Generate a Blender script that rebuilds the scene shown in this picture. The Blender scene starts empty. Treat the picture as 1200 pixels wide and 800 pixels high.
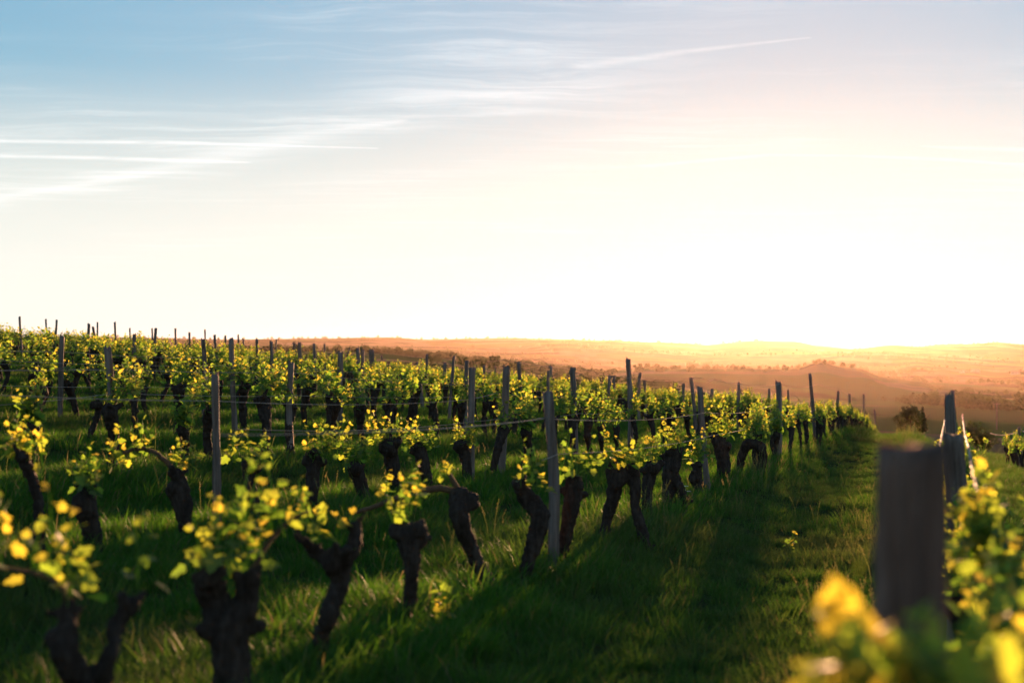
import bpy, bmesh, math, random
import numpy as np
from mathutils import Vector, noise as mnoise

sc = bpy.context.scene
col = sc.collection
R = math.radians
F = 1667.0          # focal length in photo pixels (50 mm on a 36 mm sensor, 1200 px wide)
YH = 412.0          # height of the true horizon in the photo
EYE = 1.35          # eye height above the grass under the camera
rng = np.random.default_rng(7)
random.seed(7)

# ------------------------------------------------------------------ terrain
TH = math.atan((1070 - 600) / F)            # heading of the vine rows
SU, CU = math.sin(TH), math.cos(TH)
ROW = 2.28                                  # distance between rows

def to_tp(x, y): return x * SU + y * CU, x * CU - y * SU
def to_xy(t, p): return t * SU + p * CU, t * CU - p * SU
def sstep(a, b, v):
    u = np.clip((v - a) / (b - a), 0, 1)
    return u * u * (3 - 2 * u)

RT = np.array([150, 300, 700, 1300, 2200, 3000, 4500, 6000, 9000, 13000.0])
XT = np.array([-300, 0, 150, 250, 400, 450, 500, 600, 660, 700, 760, 800, 830, 850, 880, 930, 960, 1000, 1045, 1075, 1100, 1130, 1170, 1200, 1500.0])
def row_(pts):
    xs = [p[0] for p in pts]; ys = [p[1] for p in pts]
    return np.interp(XT, xs, ys)
YT = np.array([
    row_([(0, 432), (600, 452), (800, 482), (1000, 508), (1100, 513), (1200, 517)]),
    row_([(0, 430), (600, 450), (800, 474), (1000, 493), (1100, 497), (1200, 501)]),
    row_([(0, 415), (300, 417), (430, 426), (500, 428), (600, 438), (700, 446), (800, 458), (900, 469), (1000, 477), (1100, 481), (1200, 483)]),
    row_([(0, 413), (300, 413), (430, 414), (500, 421), (600, 434), (700, 442), (800, 452), (900, 459), (1000, 464), (1100, 464), (1200, 467)]),
    row_([(0, 412), (400, 414), (600, 427), (700, 438), (760, 432), (850, 431), (930, 430), (960, 422.5), (1000, 429), (1045, 442), (1100, 453), (1200, 460)]),
    row_([(0, 413), (400, 415), (600, 430), (760, 441), (960, 441), (1000, 441), (1100, 446), (1200, 450)]),
    row_([(0, 409), (400, 411), (600, 420), (800, 432), (960, 432), (1045, 434), (1075, 429), (1130, 433), (1170, 437), (1200, 434)]),
    row_([(0, 405), (600, 409), (660, 405), (760, 412), (830, 416), (930, 415), (1000, 413), (1045, 415), (1100, 420), (1200, 426)]),
    row_([(0, 396), (150, 396), (250, 398), (400, 397), (450, 396), (480, 398.5), (600, 396.5), (660, 398), (760, 400.5), (800, 402), (830, 404.5), (850, 402.5), (880, 400), (930, 401), (980, 408), (1010, 409), (1045, 405), (1075, 406.5), (1100, 404.5), (1130, 404), (1170, 402), (1200, 404.5), (1500, 404)]),
    row_([(0, 407), (1200, 411)]),
])
ZT = (YH - YT) / F * RT[:, None] + EYE
LRT = np.log(RT)

def vnoise(x, y, seed=0):
    """smooth value noise in numpy"""
    xi = np.floor(x).astype(np.int64); yi = np.floor(y).astype(np.int64)
    fx = x - xi; fy = y - yi
    fx = fx * fx * (3 - 2 * fx); fy = fy * fy * (3 - 2 * fy)
    def h(a, b):
        n = (a * 374761393 + b * 668265263 + seed * 982451653) & 0x7fffffff
        n = ((n ^ (n >> 13)) * 1274126177) & 0x7fffffff
        return ((n ^ (n >> 16)) & 0xffff) / 65535.0
    return (h(xi, yi) * (1 - fx) + h(xi + 1, yi) * fx) * (1 - fy) + (h(xi, yi + 1) * (1 - fx) + h(xi + 1, yi + 1) * fx) * fy

def hz(x, y):
    x = np.asarray(x, float); y = np.asarray(y, float)
    t, p = to_tp(x, y)
    near = -0.08 * x - 0.0086 * y
    near = near - 0.0006 * np.clip(t - 35, 0, None) ** 2
    near = near + 0.12 * sstep(-6, -24, p) * sstep(10, 35, t)
    near = near + 0.07 * (vnoise(x * .35, y * .35, 1) - .5) + 0.05 * (vnoise(x * 1.1, y * 1.1, 2) - .5)
    near = near + 0.05 * np.cos(2 * np.pi * p / ROW) * sstep(1, -1, p)       # the vine strips stand a little proud of the aisles
    near = near - .55 * sstep(20, 52, t) * sstep(-.4, 1.6, p)
    r = np.hypot(x, y)
    az = np.clip(np.arctan2(x, y), -R(32), R(32))
    X = 600 + F * np.tan(az)
    lr = np.log(np.clip(r, 150, 13000))
    fr = np.interp(lr, LRT, np.arange(len(RT)))
    i0 = np.clip(np.floor(fr).astype(int), 0, len(RT) - 2); f = fr - i0
    f = f * f * (3 - 2 * f)
    fx = np.interp(X, XT, np.arange(len(XT)))
    j0 = np.clip(np.floor(fx).astype(int), 0, len(XT) - 2); g = fx - j0
    g = g * g * (3 - 2 * g)
    za = ZT[i0, j0] * (1 - g) + ZT[i0, j0 + 1] * g
    zb = ZT[i0 + 1, j0] * (1 - g) + ZT[i0 + 1, j0 + 1] * g
    far = za * (1 - f) + zb * f
    far = far + (vnoise(x / 420, y / 420, 3) - .5) * np.clip(r / 1500, 0, 1) * 7 + (vnoise(x / 140, y / 140, 4) - .5) * np.clip(r / 2500, 0, 1) * 4
    w = sstep(90, 150, r)
    return near * (1 - w) + far * w

def hz1(x, y): return float(hz(np.array([x]), np.array([y]))[0])
def ray_xy(X, r):
    """the ground point r metres away under photo column X"""
    az = math.atan((X - 600) / F)
    return r * math.sin(az), r * math.cos(az)
def row_t(X, p):
    """distance along the row at offset p where photo column X meets it"""
    m = (X - 600) / F
    return -p * (CU + m * SU) / (SU - m * CU)

# ------------------------------------------------------------------ helpers
def tag(o, label=None, cat=None, group=None, kind=None):
    if label: o['label'] = label
    if cat: o['category'] = cat
    if group: o['group'] = group
    if kind: o['kind'] = kind
    return o
def link(name, me, mat=None, parent=None):
    o = bpy.data.objects.new(name, me); col.objects.link(o)
    if mat is not None and me is not None and len(me.materials) == 0: me.materials.append(mat)
    if parent is not None: o.parent = parent
    return o
def empty(name, loc, rz=0):
    o = bpy.data.objects.new(name, None); col.objects.link(o)
    o.empty_display_size = .2
    o.location = loc; o.rotation_euler = (0, 0, rz)
    return o
def np_mesh(name, V, faces_by_n, attrs=None, smooth=False):
    """mesh from a vertex array and a list of face arrays (m x n)"""
    me = bpy.data.meshes.new(name)
    V = np.asarray(V, np.float32)
    me.vertices.add(len(V)); me.vertices.foreach_set('co', V.ravel())
    fl = [np.asarray(f, np.int32) for f in faces_by_n if len(f)]
    idx = np.concatenate([f.ravel() for f in fl]) if fl else np.zeros(0, np.int32)
    tot = np.concatenate([np.full(len(f), f.shape[1], np.int32) for f in fl]) if fl else np.zeros(0, np.int32)
    st = np.concatenate([[0], np.cumsum(tot)[:-1]]).astype(np.int32) if len(tot) else tot
    me.loops.add(len(idx)); me.loops.foreach_set('vertex_index', idx)
    me.polygons.add(len(tot)); me.polygons.foreach_set('loop_start', st)
    me.polygons.foreach_set('use_smooth', np.full(len(tot), smooth, bool))
    for k, v in (attrs or {}).items():
        a = me.attributes.new(k, 'FLOAT', 'POINT'); a.data.foreach_set('value', np.asarray(v, np.float32))
    me.update(calc_edges=True); me.validate()
    return me

class NT:
    """small node-tree writer"""
    def __init__(s, tree): s.t = tree; s.n = tree.nodes; s.l = tree.links
    def node(s, typ, **kw):
        n = s.n.new(typ)
        for k, v in kw.items(): setattr(n, k, v)
        return n
    def put(s, sock, v):
        if hasattr(v, 'is_output') or isinstance(v, bpy.types.NodeSocket): s.l.new(v, sock)
        else: sock.default_value = v
    def math(s, op, a, b=0.0, c=0.0, clamp=False):
        n = s.node('ShaderNodeMath', operation=op, use_clamp=clamp)
        for i, v in enumerate((a, b, c)): s.put(n.inputs[i], v)
        return n.outputs[0]
    def vmath(s, op, a, b=(0, 0, 0), out=0):
        n = s.node('ShaderNodeVectorMath', operation=op)
        s.put(n.inputs[0], a); s.put(n.inputs[1], b)
        return n.outputs['Value'] if op in ('DOT_PRODUCT', 'LENGTH', 'DISTANCE') else n.outputs[0]
    def noise(s, vec, scale, detail=4, rough=.55, dist=0, dim='3D'):
        n = s.node('ShaderNodeTexNoise', noise_dimensions=dim)
        if vec is not None: s.put(n.inputs['Vector'], vec)
        n.inputs['Scale'].default_value = scale; n.inputs['Detail'].default_value = detail
        n.inputs['Roughness'].default_value = rough; n.inputs['Distortion'].default_value = dist
        return n.outputs[0]
    def ramp(s, fac, stops, interp='LINEAR'):
        n = s.node('ShaderNodeValToRGB'); cr = n.color_ramp; cr.interpolation = interp
        while len(cr.elements) > 1: cr.elements.remove(cr.elements[0])
        cr.elements[0].position = stops[0][0]; cr.elements[0].color = (*stops[0][1], 1)
        for p_, c in stops[1:]:
            e = cr.elements.new(p_); e.color = (*c, 1)
        s.put(n.inputs[0], fac); return n.outputs[0]
    def mix(s, fac, a, b, blend='MIX'):
        n = s.node('ShaderNodeMix', data_type='RGBA', blend_type=blend)
        s.put(n.inputs[0], fac)
        for k, v in ((6, a), (7, b)):
            s.put(n.inputs[k], (*v, 1) if isinstance(v, tuple) and len(v) == 3 else v)
        return n.outputs[2]
    def mapr(s, v, a, b, c=0.0, d=1.0, smooth=True):
        n = s.node('ShaderNodeMapRange', interpolation_type='SMOOTHSTEP' if smooth else 'LINEAR')
        for i, q in enumerate((v, a, b, c, d)): s.put(n.inputs[i], q)
        return n.outputs[0]
def new_mat(name):
    m = bpy.data.materials.new(name); m.use_nodes = True
    nt = NT(m.node_tree); nt.n.clear()
    return m, nt, nt.node('ShaderNodeOutputMaterial')
SKY_STRENGTH, SUN_STRENGTH, SUN_COLOR = .15, 3.1, (1.0, .52, .26)
HAZE, HAZE_G, EXPOSURE = 0.85e-5, .77, 2.66
# ------------------------------------------------------------------ camera, sky, sun, air
SUN_AZ, SUN_EL = math.atan((930 - 600) / F), R(1.6)
cd = bpy.data.cameras.new('camera'); cam = bpy.data.objects.new('camera', cd); col.objects.link(cam)
cd.lens = 50.0; cd.sensor_width = 36.0; cd.clip_start = .05; cd.clip_end = 60000
cam.location = (0, 0, EYE)
cam.rotation_euler = (R(90) + math.atan((YH - 400) / F), 0, 0)
cd.dof.use_dof = True; cd.dof.focus_distance = 19.0; cd.dof.aperture_fstop = 2.3
sc.camera = cam

w = bpy.data.worlds.new('World'); sc.world = w; w.use_nodes = True
nt = NT(w.node_tree); nt.n.clear()
wo = nt.node('ShaderNodeOutputWorld'); bg = nt.node('ShaderNodeBackground')
sky = nt.node('ShaderNodeTexSky', sky_type='NISHITA')
sky.sun_disc = False; sky.sun_elevation = SUN_EL; sky.sun_rotation = SUN_AZ
sky.altitude = 200; sky.air_density = 1.0; sky.dust_density = .45; sky.ozone_density = 4.0
tc = nt.node('ShaderNodeTexCoord')
dirv = tc.outputs['Generated']
sp = nt.node('ShaderNodeSeparateXYZ'); nt.l.new(dirv, sp.inputs[0])
dz = nt.math('MAXIMUM', sp.outputs[2], .012)
cq = nt.node('ShaderNodeCombineXYZ')                      # the place on a flat cloud deck that each direction meets
nt.l.new(nt.math('DIVIDE', sp.outputs[0], dz), cq.inputs[0]); nt.l.new(nt.math('DIVIDE', sp.outputs[1], dz), cq.inputs[1])
q = cq.outputs[0]
def qpt(X, Y): return ((X - 600) / (YH - Y), F / (YH - Y), 0.0)
warp = nt.node('ShaderNodeTexNoise'); warp.inputs['Scale'].default_value = 1.6; warp.inputs['Detail'].default_value = 5
nt.l.new(q, warp.inputs['Vector'])
wv = nt.vmath('SUBTRACT', warp.outputs['Color'], (.5, .5, .5))
def warped(k):
    n = nt.node('ShaderNodeVectorMath', operation='SCALE'); nt.l.new(wv, n.inputs[0]); n.inputs['Scale'].default_value = k
    f = nt.vmath('MULTIPLY', nt.vmath('ADD', q, n.outputs[0]), (1, 1, 0))
    return f
def seg(Q, a, b, w0, w1):
    """strength of a streak from a to b that is w0 wide at a and w1 at b"""
    a = Vector(a); b = Vector(b); d = b - a; L2 = d.length_squared
    pa = nt.vmath('SUBTRACT', Q, tuple(a))
    h = nt.math('DIVIDE', nt.vmath('DOT_PRODUCT', pa, tuple(d)), L2, clamp=True)
    sc_ = nt.node('ShaderNodeVectorMath', operation='SCALE'); sc_.inputs[0].default_value = tuple(d); nt.l.new(h, sc_.inputs['Scale'])
    dist = nt.vmath('DISTANCE', pa, sc_.outputs[0])
    wd = nt.math('MULTIPLY_ADD', h, w1 - w0, w0)
    return nt.mapr(nt.math('DIVIDE', dist, wd), 0.0, 1.0, 1.0, 0.0)
def streak(Q, pts, ws):
    out = None
    for i in range(len(pts) - 1):
        s = seg(Q, qpt(*pts[i]), qpt(*pts[i + 1]), ws[i], ws[i + 1])
        out = s if out is None else nt.math('MAXIMUM', out, s)
    return out
qa, qb = warped(.06), warped(.30)
trails = streak(qa, [(-60, 164), (200, 167), (440, 174)], [.12, .10, .03])
trails = nt.math('MAXIMUM', trails, streak(qa, [(-60, 182), (120, 185), (290, 190)], [.11, .12, .03]))
trails = nt.math('MAXIMUM', trails, nt.math('MULTIPLY', streak(qa, [(690, 77), (800, 60), (945, 44)], [.10, .06, .015]), .55))
trails = nt.math('MAXIMUM', trails, nt.math('MULTIPLY', streak(qa, [(760, 194), (900, 181), (1000, 182), (1100, 186), (1230, 195)], [.10, .08, .06, .10, .05]), .6))
trails = nt.math('MAXIMUM', trails, nt.math('MULTIPLY', streak(qa, [(1080, 171), (1130, 173), (1230, 176)], [.02, .10, .12]), .6))
band = streak(qb, [(-60, 243), (130, 210), (270, 178), (370, 154), (450, 142), (620, 92)], [.35, .55, .55, .5, .6, .9])
core = streak(qa, [(-60, 240), (130, 211), (270, 180), (370, 156), (470, 141)], [.10, .16, .22, .2, .05])
# fibres of cirrus, drawn out along one direction of the deck
rot = nt.node('ShaderNodeMapping'); rot.inputs['Rotation'].default_value = (0, 0, R(-62)); rot.inputs['Scale'].default_value = (.5, 3.2, 1)
nt.l.new(warped(.5), rot.inputs['Vector'])
fib = nt.noise(rot.outputs[0], 1.5, 10, .68, .5)
big = nt.noise(q, .42, 3, .5)
cir = nt.math('MULTIPLY', nt.mapr(fib, .42, .78), nt.mapr(big, .38, .66))
cloud = nt.math('ADD', nt.math('MULTIPLY', nt.math('MULTIPLY', trails, nt.mapr(nt.noise(q, 5, 6, .7), .25, .65, .35, 1.0)), .5), nt.math('MULTIPLY', cir, .42))
cloud = nt.math('ADD', cloud, nt.math('MULTIPLY', nt.math('MULTIPLY', band, nt.mapr(fib, .3, .75)), .36))
cloud = nt.math('ADD', cloud, nt.math('MULTIPLY', core, .17), clamp=True)
up = nt.mapr(sp.outputs[2], .02, .09)
veil = nt.mapr(sp.outputs[2], .02, .20, .80, 0.0)        # thin high veil thickening to the horizon
cloud = nt.math('MULTIPLY', cloud, up)
skyv = nt.mix(veil, sky.outputs[0], (5.2, 4.9, 4.3))
KNEE = 1.32                                                # the veil evens out the glare: bright parts are held back
skyk = nt.vmath('DIVIDE', nt.vmath('MULTIPLY', skyv, (KNEE, KNEE, KNEE)), nt.vmath('ADD', skyv, (KNEE, KNEE, KNEE)))
skyk = nt.vmath('MULTIPLY', skyk, (.99, 1.03, .985))
skyc = nt.mix(cloud, skyk, (1.36, 1.345, 1.31))
nt.l.new(skyc, bg.inputs[0]); bg.inputs[1].default_value = SKY_STRENGTH
nt.l.new(bg.outputs[0], wo.inputs[0])

w.cycles.sampling_method = 'MANUAL'; w.cycles.sample_map_resolution = 256
ld = bpy.data.lights.new('sun', 'SUN'); sun = bpy.data.objects.new('sun', ld); col.objects.link(sun)
ld.energy = SUN_STRENGTH; ld.angle = R(1.4); ld.color = SUN_COLOR
sun.rotation_euler = Vector((math.sin(SUN_AZ) * math.cos(SUN_EL), math.cos(SUN_AZ) * math.cos(SUN_EL), math.sin(SUN_EL))).to_track_quat('Z', 'Y').to_euler()

hb = bmesh.new(); bmesh.ops.create_cube(hb, size=1)
for v in hb.verts: v.co = (v.co.x * 26000, -600 if v.co.y < 0 else 14200, -260 if v.co.z < 0 else 150)
hm = bpy.data.meshes.new('haze'); hb.to_mesh(hm); hb.free()
m, nt, out = new_mat('warm evening haze')
pv = nt.node('ShaderNodeVolumePrincipled')
pv.inputs['Color'].default_value = (.96, .70, .56, 1); pv.inputs['Density'].default_value = HAZE; pv.inputs['Anisotropy'].default_value = HAZE_G
nt.l.new(pv.outputs[0], out.inputs['Volume'])
tag(link('haze', hm, m), 'thin golden evening haze hanging over the valley', 'haze', kind='stuff')

sc.view_settings.view_transform = 'Standard'; sc.view_settings.look = 'None'
sc.view_settings.exposure = EXPOSURE; sc.view_settings.gamma = 1.0; sc.view_settings.use_curve_mapping = False
sc.render.engine = 'CYCLES'
sc.cycles.max_bounces = 6; sc.cycles.diffuse_bounces = 3; sc.cycles.glossy_bounces = 2; sc.cycles.transmission_bounces = 4
sc.cycles.volume_bounces = 1; sc.cycles.transparent_max_bounces = 6
sc.cycles.use_denoising = True
try: sc.cycles.denoiser = 'OPENIMAGEDENOISE'
except Exception: pass
sc.cycles.sample_clamp_indirect = 6.0
# ------------------------------------------------------------------ ground sheet to the horizon
def build_ground():
    a1 = np.radians(np.concatenate([np.arange(-180, -33, 3.0), np.arange(-33, 33, .11), np.arange(33, 180, 3.0)]))
    rr = [.35]
    while rr[-1] < 12900: rr.append(rr[-1] * (1.045 if rr[-1] < 3 else 1.03))
    rr = np.array(rr); na, nr = len(a1), len(rr)
    A, Rr = np.meshgrid(a1, rr)
    back = np.clip((np.abs(A) - R(60)) / R(40), 0, 1)
    Rr = np.where(Rr > 500, 500 + (Rr - 500) * (1 - back), Rr) + back * np.log(np.clip(Rr / 500, 1, None)) * 5
    x = Rr * np.sin(A); y = Rr * np.cos(A)
    V = np.stack([x, y, hz(x, y)], -1).reshape(-1, 3)
    V = np.concatenate([V, [[0, 0, hz1(0, 0)]]])
    i, j = np.meshgrid(np.arange(nr - 1), np.arange(na), indexing='ij')
    j2 = (j + 1) % na
    Q = np.stack([i * na + j, i * na + j2, (i + 1) * na + j2, (i + 1) * na + j], -1).reshape(-1, 4)[:, ::-1]
    jj = np.arange(na)
    T = np.stack([np.full(na, len(V) - 1), (jj + 1) % na, jj], -1)
    return np_mesh('ground', V, [Q, T], smooth=True)
m, nt, out = new_mat('meadow and farmland')
geo = nt.node('ShaderNodeNewGeometry'); P = geo.outputs['Position']
r = nt.vmath('LENGTH', nt.vmath('MULTIPLY', P, (1, 1, 0)))
n1 = nt.noise(P, 2.2, 6, .6); n2 = nt.noise(P, 14, 4, .6)
nearc = nt.ramp(n1, [(.3, (.022, .026, .010)), (.5, (.035, .050, .013)), (.72, (.060, .060, .024))])
nearc = nt.mix(nt.math('MULTIPLY', n2, .5), nearc, (.028, .026, .014))
vo = nt.node('ShaderNodeTexVoronoi'); vo.inputs['Scale'].default_value = .0042; vo.inputs['Randomness'].default_value = .9
pw = nt.node('ShaderNodeVectorMath', operation='SCALE'); pw.inputs['Scale'].default_value = 90
n3 = nt.node('ShaderNodeTexNoise'); n3.inputs['Scale'].default_value = .004; nt.l.new(P, n3.inputs['Vector'])
nt.l.new(n3.outputs['Color'], pw.inputs[0])
nt.l.new(nt.vmath('MULTIPLY', nt.vmath('ADD', P, pw.outputs[0]), (1, .7, 0)), vo.inputs['Vector'])
sx = nt.node('ShaderNodeSeparateColor'); nt.l.new(vo.outputs['Color'], sx.inputs[0])
fields = nt.ramp(sx.outputs[0], [(0, (0.0524, 0.0998, 0.0272)), (.22, (0.0724, 0.1283, 0.0310)), (.4, (0.1716, 0.1370, 0.0792)), (.58, (0.0685, 0.0928, 0.0291)), (.72, (0.2119, 0.1726, 0.1083)), (.88, (0.0443, 0.0661, 0.0250))], 'CONSTANT')
wood = nt.mapr(nt.noise(P, .0021, 5, .6), .50, .55)
fields = nt.mix(wood, fields, (0.0166, 0.0260, 0.0098))
fields = nt.mix(nt.math('MULTIPLY', nt.noise(P, .03, 4), .45), fields, (0.0355, 0.0416, 0.0182))
colr = nt.mix(nt.mapr(r, 70, 160), nearc, fields)
bs = nt.node('ShaderNodeBsdfDiffuse'); nt.l.new(colr, bs.inputs['Color']); bs.inputs['Roughness'].default_value = .6
nt.l.new(bs.outputs[0], out.inputs[0])
tag(link('ground', build_ground(), m), 'grassy vineyard slope falling away to valley fields and far hills', kind='structure')
# ------------------------------------------------------------------ grass
def leafy_mat(name, stops, trans, tr=.45, rough=.6, patchy=False):
    """thin leaf: a part of the light goes through; 'tint' is the leaf's own colour variation"""
    m, nt, out = new_mat(name)
    at = nt.node('ShaderNodeAttribute', attribute_name='tint')
    c = nt.ramp(at.outputs['Fac'], stops)
    c2 = nt.ramp(at.outputs['Fac'], trans)
    if patchy:                                               # some patches of the meadow are older and duller than others
        ia = nt.node('ShaderNodeAttribute', attribute_name='dry', attribute_type='INSTANCER')
        c = nt.mix(ia.outputs['Fac'], c, (.085, .095, .030)); c2 = nt.mix(ia.outputs['Fac'], c2, (.13, .16, .035))
    bs = nt.node('ShaderNodeBsdfPrincipled'); nt.l.new(c, bs.inputs['Base Color']); bs.inputs['Roughness'].default_value = rough
    bs.inputs['Specular IOR Level'].default_value = .10
    t = nt.node('ShaderNodeBsdfTranslucent'); nt.l.new(c2, t.inputs[0])
    mx = nt.node('ShaderNodeMixShader'); mx.inputs[0].default_value = tr
    nt.l.new(bs.outputs[0], mx.inputs[1]); nt.l.new(t.outputs[0], mx.inputs[2]); nt.l.new(mx.outputs[0], out.inputs[0])
    return m
GRASS = leafy_mat('meadow grass', [(0, (.028, .078, .010)), (.5, (.050, .128, .016)), (.85, (.075, .14, .022)), (1, (.16, .13, .06))],
                  [(0, (.045, .16, .008)), (.5, (.09, .26, .012)), (.85, (.16, .28, .02)), (1, (.30, .24, .09))], .33, .6, True)

def make_tuft(name, n, rad, h0, h1, wid, lean, seeds=0):
    V, Q, T, tint = [], [], [], []
    for i in range(n):
        a = random.random() * 6.283; r = rad * math.sqrt(random.random())
        bx, by = r * math.cos(a), r * math.sin(a)
        h = random.uniform(h0, h1) * (1 - .35 * r / rad)
        da = a + random.uniform(-1, 1); l = h * random.uniform(.15, lean)
        dx, dy = math.cos(da) * l, math.sin(da) * l
        fa = random.random() * 6.283; wx, wy = math.cos(fa), math.sin(fa)
        ti = min(.95, max(0, random.gauss(.45, .22)))
        dry = random.random() < .05
        if dry: ti = 1.0
        b = len(V)
        seg = [(0, 1), (.4, .85), (.75, .55)]
        for u, ww in seg:
            px, py, pz = bx + dx * u * u, by + dy * u * u, h * (u - .12 * u * u)
            w_ = wid * ww * .5
            V += [(px - wx * w_, py - wy * w_, pz), (px + wx * w_, py + wy * w_, pz)]
        V.append((bx + dx, by + dy, h * .86)); tint += [ti] * 7
        Q += [(b, b + 1, b + 3, b + 2), (b + 2, b + 3, b + 5, b + 4)]; T.append((b + 4, b + 5, b + 6))
    for i in range(seeds):                                   # flowering stems with a loose seed head
        a = random.random() * 6.283; r = rad * random.random()
        bx, by = r * math.cos(a), r * math.sin(a); h = random.uniform(1.0, 1.35) * h1
        lx, ly = random.uniform(-.3, .3) * h, random.uniform(-.3, .3) * h
        b = len(V)
        for u, ww in ((0, .0025), (.6, .002), (1, .0015)):
            px, py, pz = bx + lx * u * u, by + ly * u * u, h * u
            V += [(px - ww, py, pz), (px + ww, py, pz)]
        tint += [.93] * 6; Q += [(b, b + 1, b + 3, b + 2), (b + 2, b + 3, b + 5, b + 4)]
        for k in range(9):
            u = .78 + .22 * k / 9
            px, py, pz = bx + lx * u * u, by + ly * u * u, h * u
            fa = random.random() * 6.283; s = .007 * (1.3 - k / 12)
            b = len(V)
            V += [(px, py, pz), (px + math.cos(fa) * s, py + math.sin(fa) * s, pz + s), (px + math.cos(fa) * s * 1.3, py + math.sin(fa) * s * 1.3, pz + s * 2.2), (px, py, pz + s * 1.1)]
            tint += [1.0] * 4; Q.append((b, b + 1, b + 2, b + 3))
    me = np_mesh(name, V, [np.array(Q), np.array(T)], {'tint': tint})
    me.materials.append(GRASS)
    o = bpy.data.objects.new(name, me)
    return o
tufts = bpy.data.collections.new('grass tufts')             # the kinds of tuft the meadow is made of
for k in range(4): tufts.objects.link(make_tuft('tuft_%d' % k, 46, .13, .12, .26, .0065, .75))
tufts.objects.link(make_tuft('tuft_4', 40, .12, .16, .34, .006, .6, 2))
tufts.objects.link(make_tuft('tuft_5', 30, .14, .12, .22, .009, 1.0))
tufts.objects.link(make_tuft('tuft_6', 26, .10, .16, .28, .006, .8, 5))

def grass_points():
    P, S, I, RZ, D = [], [], [], [], []
    for d0, d1, dens in ((2.0, 7, 120), (7, 13, 95), (13, 24, 50), (24, 42, 17), (42, 75, 8), (75, 120, 3)):
        w1 = d1 * .50 + 1.0
        n = int((d1 - d0) * 2 * w1 * dens)
        y = rng.uniform(d0, d1, n); x = rng.uniform(-w1, w1, n)
        k = np.abs(x) < y * .47 + .9
        x, y = x[k], y[k]; t, p = to_tp(x, y)
        # fields of longer and shorter growth; the vine strips are left rank, the mown aisle is shorter
        g = vnoise(x * .9, y * .9, 11) * .6 + vnoise(x * .25, y * .25, 12) * .4
        strip = np.cos(2 * np.pi * p / ROW) * .5 + .5
        s = (.72 + .8 * g) * (.85 + .3 * strip) * rng.uniform(.75, 1.2, len(x))
        s = np.where((p > -1.9) & (p < -.35), s * .82, s)
        s *= 1 + .35 * sstep(20, 60, y); s *= np.where(y < 30, .66, .66 + .34 * sstep(30, 50, y)); s *= np.where(rng.random(len(x)) < .06, 1.45, 1.0)
        i = rng.integers(0, 4, len(x))
        u = rng.random(len(x))
        i = np.where((u < .02) & (y > 8), 4, i); i = np.where((u > .10) & (u < .2), 5, i)
        rank = ((np.abs(p + .32) < .28) | (np.abs(p + 1.95) < .3)) & (t > np.where(p < -1, 11, 4))
        i = np.where((u > .2) & (u < np.where(rank, .30, .2)), 6, i)
        P.append(np.stack([x, y, hz(x, y) - .01], -1)); S.append(s); I.append(i); RZ.append(rng.uniform(0, 6.283, len(x)))
        aisle = sstep(-2.1, -1.7, p)
        D.append(np.clip(sstep(.42, .75, vnoise(x * .6, y * .35, 14)) * .45 + sstep(.5, .8, vnoise(x * 2.3, y * 2.3, 15)) * .3 + aisle * .28 - (1 - aisle) * .12 + rng.normal(0, .08, len(x)), 0, .85))
    return np.concatenate(P), np.concatenate(S), np.concatenate(I), np.concatenate(RZ), np.concatenate(D)
gp, gs, gi, gr, gdry = grass_points()
gme = bpy.data.meshes.new('grass'); gme.vertices.add(len(gp)); gme.vertices.foreach_set('co', gp.astype(np.float32).ravel())
for nm, ty, v in (('scl', 'FLOAT', gs), ('rz', 'FLOAT', gr), ('dry', 'FLOAT', gdry)):
    a = gme.attributes.new(nm, ty, 'POINT'); a.data.foreach_set('value', v.astype(np.float32))
a = gme.attributes.new('kin', 'INT', 'POINT'); a.data.foreach_set('value', gi.astype(np.int32))
go = link('grass', gme); tag(go, 'lush green spring grass between and under the vine rows', 'grass', kind='stuff')
ng = bpy.data.node_groups.new('grow grass', 'GeometryNodeTree')
ng.interface.new_socket('Geometry', in_out='INPUT', socket_type='NodeSocketGeometry')
ng.interface.new_socket('Geometry', in_out='OUTPUT', socket_type='NodeSocketGeometry')
gn, gl = ng.nodes, ng.links
gi_, go_ = gn.new('NodeGroupInput'), gn.new('NodeGroupOutput')
iop = gn.new('GeometryNodeInstanceOnPoints'); ci = gn.new('GeometryNodeCollectionInfo')
ci.inputs['Collection'].default_value = tufts; ci.inputs['Separate Children'].default_value = True; ci.inputs['Reset Children'].default_value = True
def named(nm, ty):
    n = gn.new('GeometryNodeInputNamedAttribute'); n.data_type = ty; n.inputs['Name'].default_value = nm; return n.outputs['Attribute']
cx = gn.new('ShaderNodeCombineXYZ'); gl.new(named('rz', 'FLOAT'), cx.inputs[2])
gl.new(gi_.outputs[0], iop.inputs['Points']); gl.new(ci.outputs[0], iop.inputs['Instance']); iop.inputs['Pick Instance'].default_value = True
gl.new(named('kin', 'INT'), iop.inputs['Instance Index']); gl.new(cx.outputs[0], iop.inputs['Rotation']); gl.new(named('scl', 'FLOAT'), iop.inputs['Scale'])
gl.new(iop.outputs[0], go_.inputs[0])
mod = go.modifiers.new('grow grass', 'NODES'); mod.node_group = ng
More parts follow.
